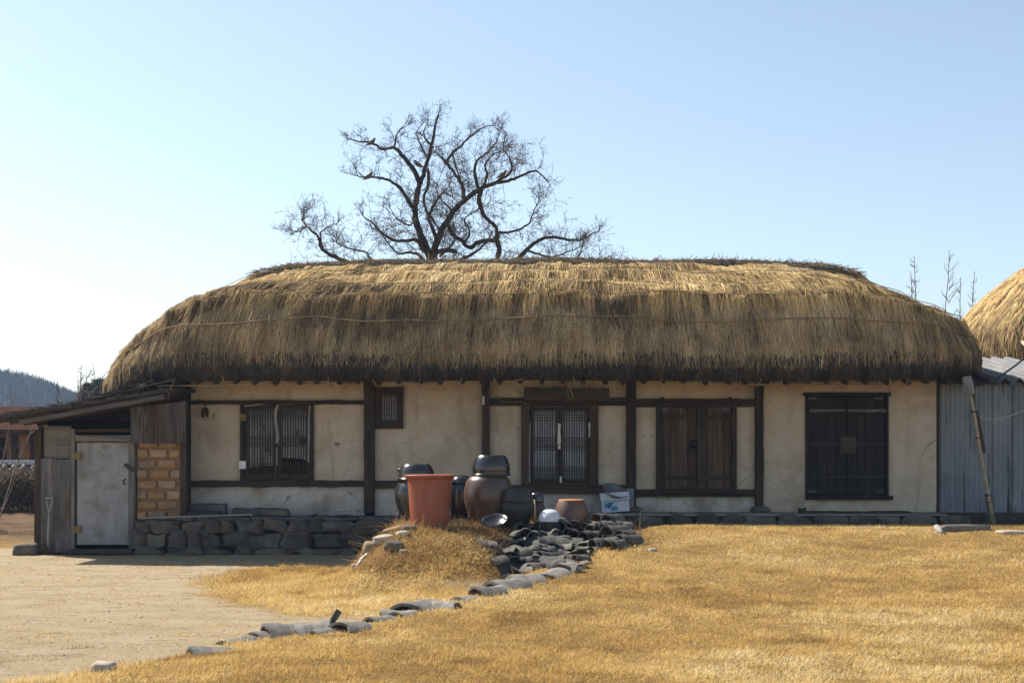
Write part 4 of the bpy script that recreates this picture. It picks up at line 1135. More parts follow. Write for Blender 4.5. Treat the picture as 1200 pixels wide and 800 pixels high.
mb = MB(); mb.plank(P(166, 606.5, 19.2), P(296, 602.5, 19.2), 0.02, 0.06, seg=8, j=0.003); tag(mb.build('wooden_batten', M['tape_old'], None, origin=P(166, 606, 19.2)), 'thin pale wooden strip along the front edge of the stone platform', 'batten')
mb = MB(); mb.plank(P(388, 601, 19.4), P(420, 598.5, 19.4), 0.03, 0.25, seg=4, j=0.004); tag(mb.build('pale_slab', M['tape_old'], None, origin=P(404, 601, 19.4)), 'pale thin slab at the right end of the stone platform', 'slab')

# ------------------------------------------------------------------ lean-to shed
YS = 19.3


def sx(px): return fx(px, YS)


def sz(py): return fz(py, YS)


shed = thing('lean_to_shed', 'low lean-to shed with a pale door, rusty sheets and sloping dark roof', 'shed', (sx(120), YS, 0))


def roofz(x, top=0.0):
    return 1.985 + (x + 7.47) * (2.40 - 1.985) / 2.55 + top


mb = MB()
mb.plank((sx(44), YS + .05, -0.05), (sx(44), YS + .05, sz(503)), 0.10, 0.10, up=(1, 0, 0), seg=8); mb.build('post', M['wood_v'], shed, bevel=0.006)
mb = MB(); mb.plank((sx(213.5), YS + .12, 0.5), (sx(213.5), YS + .12, sz(470)), 0.09, 0.12, up=(1, 0, 0), seg=8); mb.build('post', M['wood_v'], shed, bevel=0.006)
mb = MB(); mb.plank((sx(154), YS + .06, 0.0), (sx(154), YS + .06, sz(517)), 0.085, 0.10, up=(1, 0, 0), seg=8); mb.build('post', M['grey_wood_v'], shed, bevel=0.006)
mb = MB(); mb.plank((sx(85), YS + .03, 0.04), (sx(85), YS + .03, sz(502)), 0.065, 0.08, up=(1, 0, 0), seg=8, j=.003); mb.build('door_jamb', M['grey_wood_v'], shed, bevel=0.005)
mb = MB(); mb.plank((sx(87.2), YS + .035, sz(513.5)), (sx(153), YS + .035, sz(513.5)), 0.10, 0.06, seg=6, j=.004); mb.build('door_lintel', M['grey_wood'], shed, bevel=0.005)
mb = MB(); mb.plank((sx(86), YS + .06, sz(504)), (sx(154), YS + .06, sz(504)), 0.05, 0.05, seg=6, j=.004); mb.build('beam', M['wood_h'], shed, bevel=0.005)
mb = MB(); mb.plank((sx(80), YS - .02, 0.05), (sx(157), YS - .02, 0.05), 0.07, 0.2, seg=6, j=.006); mb.build('threshold', M['dark_board'], shed, bevel=0.006)
mb = MB(); mb.box(sx(89.5), sx(150.3), YS + .02, YS + .05, sz(638), sz(518.4)); door = mb.build('door', M['sheet_door'], shed, bevel=0.004)
for zc in (sz(577),):
    mb = MB(); mb.box(sx(90), sx(150), YS + .0165, YS + .0195, zc - .003, zc + .003); mb.build('seam', M['steel'], door)
for py in (534, 620):
    mb = MB(); mb.box(sx(86), sx(95), YS - .014, YS + .016, sz(py + 4), sz(py - 4)); mb.build('hinge', M['yellow'], door)
mb = MB(); mb.tube([(sx(147), YS + .015, sz(561)), (sx(144.8), YS - .02, sz(563)), (sx(145.5), YS - .02, sz(567)), (sx(148), YS - .01, sz(566))], 0.010, 6); mb.build('handle', M['iron'], door)
mb = MB(); mb.plank((sx(146), YS - .005, sz(544)), (sx(157), YS - .025, sz(551)), 0.05, 0.03, seg=3, j=.004); mb.build('latch', M['dark_board'], shed)
mb = MB()
for i, (a, bb) in enumerate(((50, 66), (66.3, 82))):
    mb.box(sx(a), sx(bb), YS + .05, YS + .08, sz(537), sz(499), j=.002)
mb.build('board_panel', M['grey_wood'], shed, bevel=.003)


def corrugated(pa, pb, za, zb, y, pitch, amp, zslope=0.0, yback=None):
    """upright corrugated sheet from x=pa to pb"""
    k = int((pb - pa) / pitch * 8) + 1; xs = np.linspace(pa, pb, k)
    mb = MB(); vs = []
    for z in (za, zb):
        for X in xs: vs.append((X, y + amp * math.sin(2 * math.pi * X / pitch), z + zslope * (X - pa) * (1 if z == zb else 0)))
    vs += [(q[0], q[1] + 0.003, q[2]) for q in vs]
    fs = [(i, i + 1, k + i + 1, k + i) for i in range(k - 1)] + [(2 * k + i, 3 * k + i, 3 * k + i + 1, 2 * k + i + 1) for i in range(k - 1)]
    return mb.add(vs, fs)


corrugated(sx(44), sx(66), 0.02, sz(537), YS + .01, 0.15, 0.008).build('metal_sheet', M['rust_sheet'], shed, smooth=True)
corrugated(sx(65), sx(84), 0.03, sz(538), YS - .006, 0.2, 0.006).build('metal_sheet', M['rust_sheet'], shed, smooth=True)
corrugated(sx(154.5), sx(219), sz(519.5), sz(478), YS - .06, 0.055, 0.012, zslope=0.13).build('metal_sheet', M['rust_sheet'], shed, smooth=True)
mb = MB(); mb.box(sx(158), sx(210), YS + .10, YS + .2, 0.45, sz(518)); bp_ = mb.build('brick_panel', M['mud'], shed)
mb = MB(); rr = random.Random(4); hgt = (sz(519) - 0.53) / 7.3
for r_ in range(8):
    z0 = 0.50 + r_ * hgt; off = 0 if r_ % 2 else -0.13
    x = sx(158.5) + off
    while x < sx(210):
        wd = 0.30 + rr.uniform(-.02, .02); a = max(x + .018, sx(158.8)); bb = min(x + wd - .018, sx(209.5))
        if bb - a > 0.06:
            mb.stone(((a + bb) / 2, YS + .105, z0 + hgt / 2), (bb - a) / 2 * 1.02, 0.045 + rr.uniform(-.006, .006), hgt / 2 - .018, seed=r_ * 31 + int(x * 50), e=0.3, n=10, rough=0.05)
        x += wd
mb.build('bricks', M['brick'], bp_, smooth=True)
# indoor shade painted as a near-black sheet, then the side wall
mb = MB(); mb.box(sx(50), sx(215), YS + .22, YS + .26, 0.0, 2.02); mb.build('shade_backing', M['void'], shed)
mb = MB()
for k in range(9):
    mb.box(sx(42), sx(43.5), YS + .1 + k * .3, YS + .39 + k * .3, 0.0, 1.92 + random.uniform(0, .03))
mb.build('side_wall', M['grey_wood_v'], shed)
# roof deck: layered boards, straw waste and felt
mb = MB(); nseg = 16
for k in range(nseg):
    xa = -7.6 + k * (2.62 / nseg); xb = xa + 2.62 / nseg + 0.03
    yf_ = 18.72 + random.uniform(-.05, .04)
    z0, z1 = roofz(xa) + 0.045 + random.uniform(-.008, .008), roofz(xb) + 0.045 + random.uniform(-.008, .008)
    th = 0.05
    mb.add([(xa, yf_, z0), (xb, yf_, z1), (xb, 22.6, z1 + 0.1), (xa, 22.6, z0 + 0.1), (xa, yf_, z0 + th), (xb, yf_, z1 + th), (xb, 22.6, z1 + th + 0.1), (xa, 22.6, z0 + th + 0.1)], [(0, 3, 2, 1), (4, 5, 6, 7), (0, 1, 5, 4), (1, 2, 6, 5), (2, 3, 7, 6), (3, 0, 4, 7)])
rf = mb.build('roof', M['dark_board'], shed)
mb = MB(); mb.plank((-7.20, 18.70, roofz(-7.20) - .055), (-5.08, 18.70, roofz(-5.08) - .02), 0.065, 0.03, seg=10, j=.006); mb.build('fascia_board', M['fascia'], rf, bevel=.004)
mb = MB(); mb.plank((-7.55, 18.76, roofz(-7.55) + .02), (-5.05, 18.76, roofz(-5.05) + .02), 0.05, 0.03, seg=12, j=.010); mb.build('felt_edge', M['wood_h'], rf)
mb = MB(); mb.plank((-6.3, 18.75, roofz(-6.3) + .115), (-4.95, 18.85, roofz(-5.0) + .22), 0.03, 0.14, seg=8, j=.012); mb.plank((-6.1, 18.9, roofz(-6.1) + .15), (-5.25, 18.8, roofz(-5.2) + .25), 0.025, 0.10, seg=6, j=.012); mb.build('loose_board', M['dark_board'], rf)
for k in range(6):
    y = 19.0 + k * 0.55
    mb = MB(); mb.plank((-7.45, y, roofz(-7.45) - .01), (-5.1, y, roofz(-5.1) - .01), 0.07, 0.05, seg=4); mb.build('rafter', M['wood_h'], shed)
Nn = 7000
x = rng.uniform(-7.6, -5.1, Nn); y = rng.uniform(18.68, 21, Nn) ** 1.0
pos = np.stack([x, y, roofz(x) + 0.10 + rng.uniform(0, .02, Nn)], 1)
d = rng.normal(size=(Nn, 3)); d[:, 2] *= 0.22; d /= np.linalg.norm(d, axis=1, keepdims=True)
blades('roof_litter', pos, d, rng.uniform(.05, .16, Nn), rng.uniform(.005, .010, Nn), rng.normal(.2, .15, Nn), M['straw_old'], parent=rf, quad=True)
mb = MB(); mb.stone((sx(33), YS - .05, 0.06), 0.18, 0.15, 0.11, seed=77, e=.5); tag(mb.build('corner_stone', M['stone'], None, smooth=True, origin=(sx(33), YS - .05, 0)), 'squat grey stone at the outer corner of the lean-to shed', 'stone')
# spade
sp = thing('spade', 'spade with a pale triangular handle leaning on the rusty sheet of the shed', 'spade', (sx(57), YS - .12, 0.03))
mb = MB(); mb.tube([P(56, 640, YS - .14), P(57, 612, YS - .09), P(57.5, 600, YS - .075)], 0.016, 8); mb.tube([P(57.5, 601, YS - .075), P(54, 583, YS - .05)], 0.012, 6); mb.tube([P(57.5, 601, YS - .075), P(62.5, 583, YS - .05)], 0.012, 6); mb.tube([P(53.5, 583, YS - .05), P(63, 583, YS - .05)], 0.014, 6); mb.build('handle', M['tape_old'], sp, smooth=True)
mb = MB(); mb.box(sx(53.5), sx(60), YS - .15, YS - .14, 0.0, 0.18); mb.build('blade', M['iron'], sp, bevel=.003)

# ------------------------------------------------------------------ jars on the mound
def jar(name, label, cat, px, Y, prof_px, mat, zb=None, wob=0.004, top=None, lift=0.0):
    """prof_px: (radius px, row px) from the base up, at depth Y"""
    k = Y / F; X = fx(px, Y)
    g_ = hz(X, Y) - 0.02 if zb is None else zb
    z0 = fz(prof_px[0][1], Y)
    o = thing(name, label, cat, (X, Y, g_))
    prof = [(r * k, fz(py, Y)) for r, py in prof_px]
    prof = [(prof[0][0], min(prof[0][1], g_))] + prof[1:]
    # resample smoothly
    t = np.arange(len(prof)); tt = np.linspace(0, len(prof) - 1, (len(prof) - 1) * 5 + 1)
    return o, prof, (X, Y, 0)


def smooth_prof(prof, n=5):
    out = []
    p = [prof[0]] + list(prof) + [prof[-1]]
    for i in range(1, len(p) - 2):
        for k in range(n):
            t = k / n
            q = []
            for c in (0, 1):
                a, b_, c_, d_ = p[i - 1][c], p[i][c], p[i + 1][c], p[i + 2][c]
                q.append(0.5 * ((2 * b_) + (-a + c_) * t + (2 * a - 5 * b_ + 4 * c_ - d_) * t * t + (-a + 3 * b_ - 3 * c_ + d_) * t ** 3))
            out.append((max(q[0], 0.0), q[1]))
    out.append(prof[-1]); return out


def lathe_part(o, nm, prof, c, mat, n=40, sm=True, wob=0.006):
    mb = MB(); mb.lathe(smooth_prof(prof) if sm else prof, c, n, wob); return mb.build(nm, M[mat], o, smooth=True)


k_ = None
# tall black jar with basin lid, behind the bin
o, pr, c = jar('onggi_jar', 'tall glossy black jar with a basin lid standing behind the red bin', 'jar', 488, 17.35, [(13, 622), (19, 606), (25, 585), (25, 573), (19.5, 563)], 'glaze_black')
lathe_part(o, 'body', pr, c, 'glaze_black')
k = 17.35 / F
lathe_part(o, 'lid', [(r * k, fz(py, 17.35)) for r, py in ((22, 563), (22.5, 560.5), (21, 558.5), (20.5, 552), (17.5, 546), (15, 543.5), (14.3, 543.2), (13.5, 544))], c, 'glaze_black')
mb = MB(); mb.tube([P(470.5, 553, 17.35), P(467, 552, 17.35), P(466.5, 550, 17.35), P(470.8, 549, 17.35)], 0.012, 6); mb.build('handle', M['glaze_black'], o, smooth=True)
# narrow black jar
o, pr, c = jar('onggi_jar', 'narrow black jar with a domed lid between red bin and large brown jar', 'jar', 541, 17.5, [(9, 622), (12, 606), (14.5, 588), (14, 574), (11.5, 566)], 'glaze_black')
lathe_part(o, 'body', pr, c, 'glaze_black'); k = 17.5 / F
lathe_part(o, 'lid', [(r * k, fz(py, 17.5)) for r, py in ((13, 566), (13, 564), (11, 560), (7, 557), (3, 556.3), (0.1, 556.1))], c, 'glaze_black')
# large brown jar and the basin turned over on it
o, pr, c = jar('onggi_jar', 'large round brown jar, widest of the jars on the mound', 'jar', 572.5, 17.1, [(17, 621), (23, 606), (28.5, 588), (29, 575), (25.5, 563), (21.5, 558)], 'glaze_brown')
pr.append((21.5 * 17.1 / F, fz(557, 17.1))); lathe_part(o, 'body', pr, c, 'glaze_brown', 48)
k = 17.1 / F; X = fx(575.5, 17.1)
o = thing('onggi_basin', 'glossy dark basin turned upside down on the large brown jar', 'basin', (X, 17.1, fz(557.6, 17.1)))
lathe_part(o, 'bowl', [(r * k, fz(py, 17.1)) for r, py in ((22.8, 557), (23.2, 555.5), (22, 554), (22.4, 549), (21.5, 543), (19, 537), (16.5, 533.6), (15.8, 533.2), (14.5, 534))], (X, 17.1, 0), 'glaze_black', 48)
mb = MB(); q = 17.1 - 0.17
mb.tube([P(588, 548, 16.95), P(590, 545.5, 16.92), P(594, 546, 16.95), P(595, 548.5, 16.98)], 0.016, 6); mb.build('handle', M['glaze_black'], o, smooth=True)
# squat dark jar
o, pr, c = jar('onggi_jar', 'squat dusty dark jar under a wide sloping lid, right of the large brown jar', 'jar', 607, 16.85, [(9.5, 619), (13.5, 611), (18.0, 602), (19.6, 595), (18.6, 590), (16.5, 587)], 'glaze_dull')
lathe_part(o, 'body', pr, c, 'glaze_dull'); k = 16.85 / F
lathe_part(o, 'lid', [(r * k, fz(py, 16.85)) for r, py in ((17.6, 588), (18.6, 586.6), (18.0, 582), (16.2, 576.5), (14, 573), (12.6, 572.2), (6, 572), (0.1, 571.8))], c, 'glaze_dull')
# small jar behind it
o, pr, c = jar('onggi_jar', 'small dark jar with bluish lid tucked behind the squat dark jar', 'jar', 629, 17.3, [(6, 617), (9, 604), (9.5, 594), (7, 588)], 'glaze_dull')
lathe_part(o, 'body', pr, c, 'glaze_brown'); k = 17.3 / F
lathe_part(o, 'lid', [(r * k, fz(py, 17.3)) for r, py in ((8.2, 588), (8.5, 586), (7.5, 580), (5, 577), (0.1, 576.5))], c, 'glaze_black')
# upturned pot
o, pr, c = jar('clay_pot', 'ribbed reddish pot standing upside down with its bare orange base up', 'pot', 669.5, 16.95, [(19, 618), (20.5, 610), (20.5, 605), (19, 596), (16, 588), (15, 586)], 'glaze_mixed')
lathe_part(o, 'body', pr, c, 'glaze_mixed'); k = 16.95 / F
lathe_part(o, 'base', [(15.0 * k, fz(586.2, 16.95)), (15.2 * k, fz(585.6, 16.95)), (14.6 * k, fz(585.0, 16.95)), (0.05 * k, fz(584.8, 16.95))], c, 'clay', sm=False)
# white dome on a dark bowl
o, pr, c = jar('dark_bowl', 'dark bowl standing under the white dome among the tiles', 'bowl', 645, 16.6, [(10, 619), (13, 614), (14, 610.5)], 'glaze_dull')
lathe_part(o, 'bowl', pr, c, 'glaze_dull'); k = 16.6 / F; X = fx(644, 16.6)
o = thing('white_bowl', 'white domed enamel bowl upside down in front of the clay pot', 'bowl', (X, 16.6, fz(610, 16.6)))
lathe_part(o, 'bowl', [(r * k, fz(py, 16.6)) for r, py in ((13.2, 610.5), (13.3, 609.5), (12.6, 605), (10.2, 600), (5.5, 597), (0.1, 596.4))], (X, 16.6, 0), 'white_dome')
# tilted dish
mb = MB(); MX = Matrix.Rotation(R(24), 3, 'X') @ Matrix.Rotation(R(-8), 3, 'Y')
mb.lathe([(0.0, -0.07), (0.09, -0.065), (0.155, -0.015), (0.178, 0.0), (0.18, 0.008), (0.162, 0.008), (0.14, -0.012), (0.08, -0.05), (0.0, -0.055)], (0, 0, 0), 32, M=MX)
c = P(579.5, 609.5, 16.3); mb.v = [(q[0] + c.x, q[1] + c.y, q[2] + c.z) for q in mb.v]
tag(mb.build('shallow_dish', M['glaze_black'], None, smooth=True, origin=c), 'shallow brown dish tilted at the foot of the large brown jar', 'dish')
mb = MB(); mb.tube([P(626.5, 585, 16.6), P(627, 600, 16.6), P(626.5, 618, 16.6)], 0.012, 6); tag(mb.build('stick', M['bamboo'], None, smooth=True, origin=P(626.5, 618, 16.6)), 'thin pale stick standing upright beside the squat dark jar', 'stick')
# red bin
Y = 16.4; X = fx(503.5, Y); k = Y / F
bn = thing('plastic_bin', 'large reddish brown plastic tub with a flat lid on the mound', 'tub', (X, Y, hz(X, Y)))
lathe_part(bn, 'body', [(r * k, z) for r, z in ((21, fz(624, Y)), (21.6, fz(619, Y)), (23.2, fz(600, Y)), (25, fz(575, Y)), (26, fz(562, Y)), (26.2, fz(559.5, Y)))], (X, Y, 0), 'red_plastic', 56, sm=False, wob=0.0)
lathe_part(bn, 'lid', [(r * k, fz(py, Y)) for r, py in ((26.3, 561), (27.5, 560.6), (29, 558.5), (29.6, 556.8), (29.4, 556), (28.3, 555.8), (27.5, 556.2), (0.05, 555.9))], (X, Y, 0), 'red_plastic', 56, sm=False, wob=0.0)

# ------------------------------------------------------------------ stones on the mound
def stone_at(px, py, hx, hy, hzz, seed, label, mat='stone', name='stone', cat='stone', rz=0, ry=0, dz=0.3):
    g_ = ground(px, py); mb = MB(); rot = Euler((0, ry, rz)).to_matrix()
    mb.stone((g_.x, g_.y, g_.z + hzz * dz), hx, hy, hzz, seed=seed, e=0.6, n=9, rough=0.10, rot=rot)
    return tag(mb.build(name, M[mat], None, smooth=True, origin=g_), label, cat)


M['pale_stone'] = surf('pale_stone', [(0.25, (0.22, 0.18, 0.14)), (0.5, (0.34, 0.29, 0.235)), (0.8, (0.46, 0.41, 0.35))], scale=(6, 6, 6), rough=0.9, bump=0.6, dist=0.02, rand=0.15)
M['tan_stone'] = surf('tan_stone', [(0.25, (0.16, 0.11, 0.06)), (0.5, (0.26, 0.19, 0.11)), (0.8, (0.36, 0.28, 0.18))], scale=(6, 6, 6), rough=0.9, bump=0.6, dist=0.02, rand=0.15)
stone_at(434, 648, 0.10, 0.10, 0.10, 1, 'brown cube shaped stone on the left flank of the earth mound', 'tan_stone', ry=.2)
stone_at(450, 634, 0.14, 0.11, 0.06, 2, 'long whitish stone on the left flank above the brown cube stone', 'pale_stone', ry=-.15)
stone_at(443, 630, 0.09, 0.09, 0.06, 3, 'dark grey stone beside the long whitish stone on the mound', 'stone')
stone_at(462, 622, 0.14, 0.1, 0.04, 4, 'thin tan stone at the upper left rim of the mound', 'tan_stone', ry=-.25)
stone_at(480, 621, 0.10, 0.08, 0.05, 5, 'grey stone at the left foot of the red tub', 'stone')
stone_at(472, 627, 0.08, 0.07, 0.04, 6, 'small pale stone half sunk in grass below the red tub', 'pale_stone')
stone_at(462, 645, 0.12, 0.09, 0.09, 7, 'dark hollowed stone in the grass halfway down the mound', 'stone')
stone_at(473, 650, 0.05, 0.05, 0.05, 8, 'small tan stone right of the dark hollowed stone', 'tan_stone')
stone_at(419, 664, 0.07, 0.05, 0.03, 9, 'small flat pale stone at the left foot of the mound', 'pale_stone')
stone_at(538, 617, 0.13, 0.10, 0.08, 10, 'yellowish rounded stone between the red tub and the brown dish', 'tan_stone')
g_ = ground(424, 660); mb = MB(); a = ground(417, 668); b2 = ground(430, 654)
mb.tube([a + Vector((0, 0, .03)), (a + b2) / 2 + Vector((0, 0, .06)), b2 + Vector((0, 0, .05))], [.012, .02, .018], 7); tag(mb.build('bleached_stick', M['tape'], None, smooth=True, origin=a), 'bleached white stick lying against the left flank of the mound', 'stick')
stone_at(122, 786, 0.085, 0.08, 0.055, 11, 'pale grey rock at the lower left end of the tile edging', 'pale_stone')
stone_at(765, 646, 0.05, 0.04, 0.03, 12, 'small white pebble on the lawn right of the tile heap', 'pale_stone', name='pebble', cat='pebble')
g_ = ground(268, 678)

# ------------------------------------------------------------------ roof tiles
def tile_mesh(name, r0, r1, length, half, th=0.018, n=14, segs=4, chip=0.008, mat='tile'):
    """curved clay tile shell lying along +x, arched upwards; base on z=0"""
    mb = MB(); vs = []; fs = []
    zb0 = math.cos(half)
    for k in range(segs + 1):
        f = k / segs; r = r0 + (r1 - r0) * f; X0 = -length / 2 + length * f
        for rr_ in (r, r - th):
            for i in range(n + 1):
                a = -half + 2 * half * i / n
                X = X0 + (chip * (float(vnoise(i * .33 + f * 31, length * 77, 3)) - .5) * 2 if k in (0, segs) else 0)
                vs.append((X, rr_ * math.sin(a), rr_ * math.cos(a) - r * zb0 + 0.006 * math.sin(3 * a + f * 2) + 0.006 * math.sin(f * 9.4)))
    m_ = n + 1
    for k in range(segs):
        b0 = k * 2 * m_; b1 = (k + 1) * 2 * m_
        for i in range(n):
            fs.append((b0 + i, b0 + i + 1, b1 + i + 1, b1 + i)); fs.append((b0 + m_ + i, b1 + m_ + i, b1 + m_ + i + 1, b0 + m_ + i + 1))
        fs.append((b0, b1, b1 + m_, b0 + m_)); fs.append((b0 + n, b0 + m_ + n, b1 + m_ + n, b1 + n))
    for k, rev in ((0, 0), (segs, 1)):
        b0 = k * 2 * m_
        for i in range(n):
            q = (b0 + i, b0 + m_ + i, b0 + m_ + i + 1, b0 + i + 1); fs.append(q[::-1] if rev else q)
    mb.add(vs, fs)
    me = bpy.data.meshes.new(name); me.from_pydata(mb.v, [], mb.f); me.materials.append(M[mat]); me.update()
    return me


T_MALE = tile_mesh('round_tile', 0.088, 0.078, 0.30, R(86))
T_BIG = tile_mesh('round_tile', 0.115, 0.10, 0.34, R(84))
T_FLAT = tile_mesh('broad_tile', 0.20, 0.185, 0.32, R(48))
T_ROW = tile_mesh('edge_tile', 0.225, 0.20, 0.30, R(52), th=0.022, chip=0.018, mat='tile_pale')
T_ROWB = tile_mesh('edge_tile', 0.20, 0.165, 0.26, R(58), th=0.022, chip=0.022, mat='tile_pale')


def put_tile(me, loc, rot, label, group=None, scale=1.0):
    o = bpy.data.objects.new('roof_tile', me); C.objects.link(o)
    o.location = loc; o.rotation_euler = rot; o.scale = (scale,) * 3
    tag(o, label, 'roof tile', group)
    return o


GH = 'loose roof tiles heaped beside the jars'
LA = 'grey half round roof tile in the heap, open end facing outward below the pots'
LB = 'broad shallow grey roof tile stacked flat in the lower heap'
LC = 'grey half round roof tile lying in the sunlit right side of the heap'
LD = 'broken grey tile piece lying in the shaded weeds left of the heap'


def tile_px(me, px, py, Y, yaw, pitch=0.0, roll=0.0, label=LA, s=1.0, group=GH):
    p = P(px, py, Y)
    return put_tile(me, p, Euler((roll, pitch, yaw), 'XYZ'), label, group, s)


# the heap: rubble core first, then tiles laid on it row by row from the back
def on_heap(px, py):
    Y = 12.0
    while Y < 19:
        p = P(px, py, Y)
        if p.z <= hz(p.x, Y) + float(heap(p.x, Y)): break
        Y += 0.02
    return Vector((p.x, Y, hz(p.x, Y) + float(heap(p.x, Y))))


hxs = np.linspace(-0.4, 1.75, 60); hys = np.linspace(14.5, 17.1, 60); HHX, HHY = np.meshgrid(hxs, hys)
hh_ = heap(HHX, HHY); HHZ = height(HHX, HHY) + np.where(hh_ > 0.002, hh_ - 0.02 + 0.03 * fbm(HHX * 9, HHY * 9, 7), -0.06)
ii = np.arange(3600).reshape(60, 60)
hp = np_mesh('rubble_heap', np.stack([HHX.ravel(), HHY.ravel(), HHZ.ravel()], 1), np.stack([ii[:-1, :-1].ravel(), ii[:-1, 1:].ravel(), ii[1:, 1:].ravel(), ii[1:, :-1].ravel()], 1), M['mortar'], smooth=True)
tag(hp, 'dark heap of broken tile rubble under the loose tiles', 'rubble')


def heap_tile(me, px, py, yaw, pitch, roll, label, s, dz=0.0, group=GH):
    p = on_heap(px, py) + Vector((0, 0, dz))
    return put_tile(me, p, Euler((roll, pitch, yaw), 'XYZ'), label, group, s)


ra = random.Random(31)
U = ra.uniform
for py, n0, px0, px1 in ((611, 6, 614, 688), (621, 8, 604, 694), (631, 8, 598, 692)):
    for k in range(n0):
        px = px0 + (px1 - px0) * (k + U(.15, .85)) / n0
        heap_tile(ra.choice((T_MALE, T_MALE, T_BIG)), px, py + U(-2, 2), R(90 + U(-22, 18) - (px - 640) * .25), U(-.10, .06), U(-.25, .25), LA, U(.8, 1.1), U(.02, .05))
for py, n0, px0, px1 in ((640, 8, 596, 690), (646, 9, 600, 690), (653, 9, 604, 688), (660, 8, 612, 686), (667, 6, 622, 682)):
    for k in range(n0):
        px = px0 + (px1 - px0) * (k + U(.1, .9)) / n0
        heap_tile(ra.choice((T_FLAT, T_FLAT, T_MALE)), px, py + U(-2.5, 2.5), R(U(-60, 80)), U(-.30, .30), U(-.45, .45), LB, U(.5, .85), U(0, .05))
for px, py in ((652, 639), (668, 642), (640, 634)):
    heap_tile(T_FLAT, px, py, R(U(-8, 8)), 0, R(18), 'long grey tile lying crosswise in the middle of the heap', 1.05, .05)
for py, n0, px0, px1 in ((612, 3, 696, 722), (621, 4, 694, 732), (630, 4, 696, 738), (640, 4, 702, 742)):
    for k in range(n0):
        px = px0 + (px1 - px0) * (k + U(.15, .85)) / n0
        heap_tile(ra.choice((T_MALE, T_BIG)), px, py + U(-2, 2), R(44 + U(-25, 18)), U(-.15, .08), U(-.3, .3), LC, U(.85, 1.15), U(.01, .04))
# pieces in the weeds
for (px, py, s_) in ((590, 652, 1.1), (597, 643, .9), (582, 660, .8), (600, 664, 1.0), (606, 655, .9), (571, 640, .7), (616, 660, .8), (600, 675, .8)):
    g_ = ground(px, py); put_tile(T_FLAT, g_ + Vector((0, 0, .02)), Euler((random.uniform(-.2, .5), random.uniform(-.3, .3), random.uniform(0, 3))), LD, 'tile pieces in the weeds', s_)
# edging row along the lawn
ROW = [(545, 704, 20, .8, 'low tile fragment bridging the grass below the mound front'), (503, 713, 60, .7, 'crooked tile against the right end of the tall edging tile'), (448, 727, 5, .8, 'flat dark tile fragment in the gap left of the tall edging tile'), (312, 747, 40, .8, 'short tile fragment next to the pale half buried edging tile'),
       (656, 671, 40, .85, 'narrow tile wedged between the two uppermost edging tiles'), (606, 685, 12, .9, 'weathered tile tucked under the arched edging tile'), (585, 693, 40, .8, 'small chipped tile below the ridged edging tile'), (477, 721, 50, .75, 'chipped tile leaning on the foot of the tall edging tile'), (385, 741, 30, .85, 'grey tile beside the pointed shard in the lawn edging'),
       (665, 668, 25, 1.15, 'large pale grey tile at the head of the lawn edging, below the heap'),
       (646, 674, 28, 1.1, 'buff stained tile second from the heap in the lawn edging'),
       (617, 681, 22, 1.1, 'arched grey tile in the lawn edging between the heap and the middle'),
       (596, 689, 30, 1.2, 'ridged grey tile overlapping its neighbour in the lawn edging'),
       (573, 697, 24, 1.0, 'low grey tile sunk in grass behind the ridged edging tile'),
       (520, 712, -12, .85, 'dark tile sliver lying in the grass of the lawn edging gap'),
       (489, 716, 30, 1.15, 'smooth tall grey tile standing alone in the lawn edging'),
       (466, 722, 10, .9, 'dark narrow tile poking out left of the tall edging tile'),
       (411, 738, 12, 1.2, 'big rounded blue grey tile in the lawn edging near the sand'),
       (368, 741, 8, 1.0, 'medium grey edging tile with a broken shard beside it'),
       (337, 744, 2, 1.05, 'long dark grey edging tile half covered by grass'),
       (279, 753, 18, 1.0, 'pale half buried edging tile left of the long dark tile'),
       (247, 764, 22, .9, 'pale worn edging tile nearest the sandy yard')]
for (px, py, yaw, s_, lb) in ROW:
    g_ = ground(px, py)
    put_tile(random.choice((T_ROW, T_ROWB)), g_ + Vector((0, 0, random.uniform(-.045, -.005) if px > 300 else -.045)), Euler((random.uniform(-.25, .25), random.uniform(-.16, .10), R(yaw + 14 + random.uniform(-25, 25)))), lb, None, s_ * random.uniform(.85, 1.2))
g_ = ground(391, 737); mb = MB(); mb.plank(g_ + Vector((-.06, 0, 0)), g_ + Vector((.05, -.02, .16)), 0.05, 0.016, up=(1, 0, 0), seg=3, j=.006)
tag(mb.build('tile_shard', M['tile'], None, origin=g_), 'pointed tile shard sticking up between two edging tiles', 'tile shard')

# ------------------------------------------------------------------ right side: corrugated shed, pole, logs, neighbour roof
cs = thing('corrugated_shed', 'blue grey corrugated iron shed joined to the right end of the farmhouse', 'shed', (fx(1150), 20.0, .45))
corrugated(fx(1099.5), fx(1166), fz(600), fz(449.5), 20.02, 0.075, 0.012).build('metal_sheet', M['blue_sheet'], cs, smooth=True)
corrugated(fx(1164), fx(1250), fz(600), fz(449), 20.0, 0.075, 0.012).build('metal_sheet', M['blue_sheet'], cs, smooth=True)
corrugated(fx(1187), fx(1290), fz(600), fz(448), 19.97, 0.075, 0.012).build('metal_sheet', M['blue_sheet'], cs, smooth=True)
mb = MB(); mb.plank((fx(1099), 20.06, fz(449)), (fx(1260), 20.06, fz(449)), .06, .05); mb.build('beam', M['wood_h'], cs)
mb = MB(); mb.box(fx(1099), fx(1290), 19.85, 20.3, 0.2, fz(600)); mb.build('foundation', M['mortar'], cs, bevel=.02)
mb = MB(); ks = int((fx(1290) - 6.9) / 0.1 * 8); xs = np.linspace(6.9, fx(1290), ks); vs = []
for (y, z) in ((19.85, 2.63), (23.4, 3.22)):
    for X in xs: vs.append((X, y, z + 0.06 * math.sin(2 * math.pi * X / 0.23)))
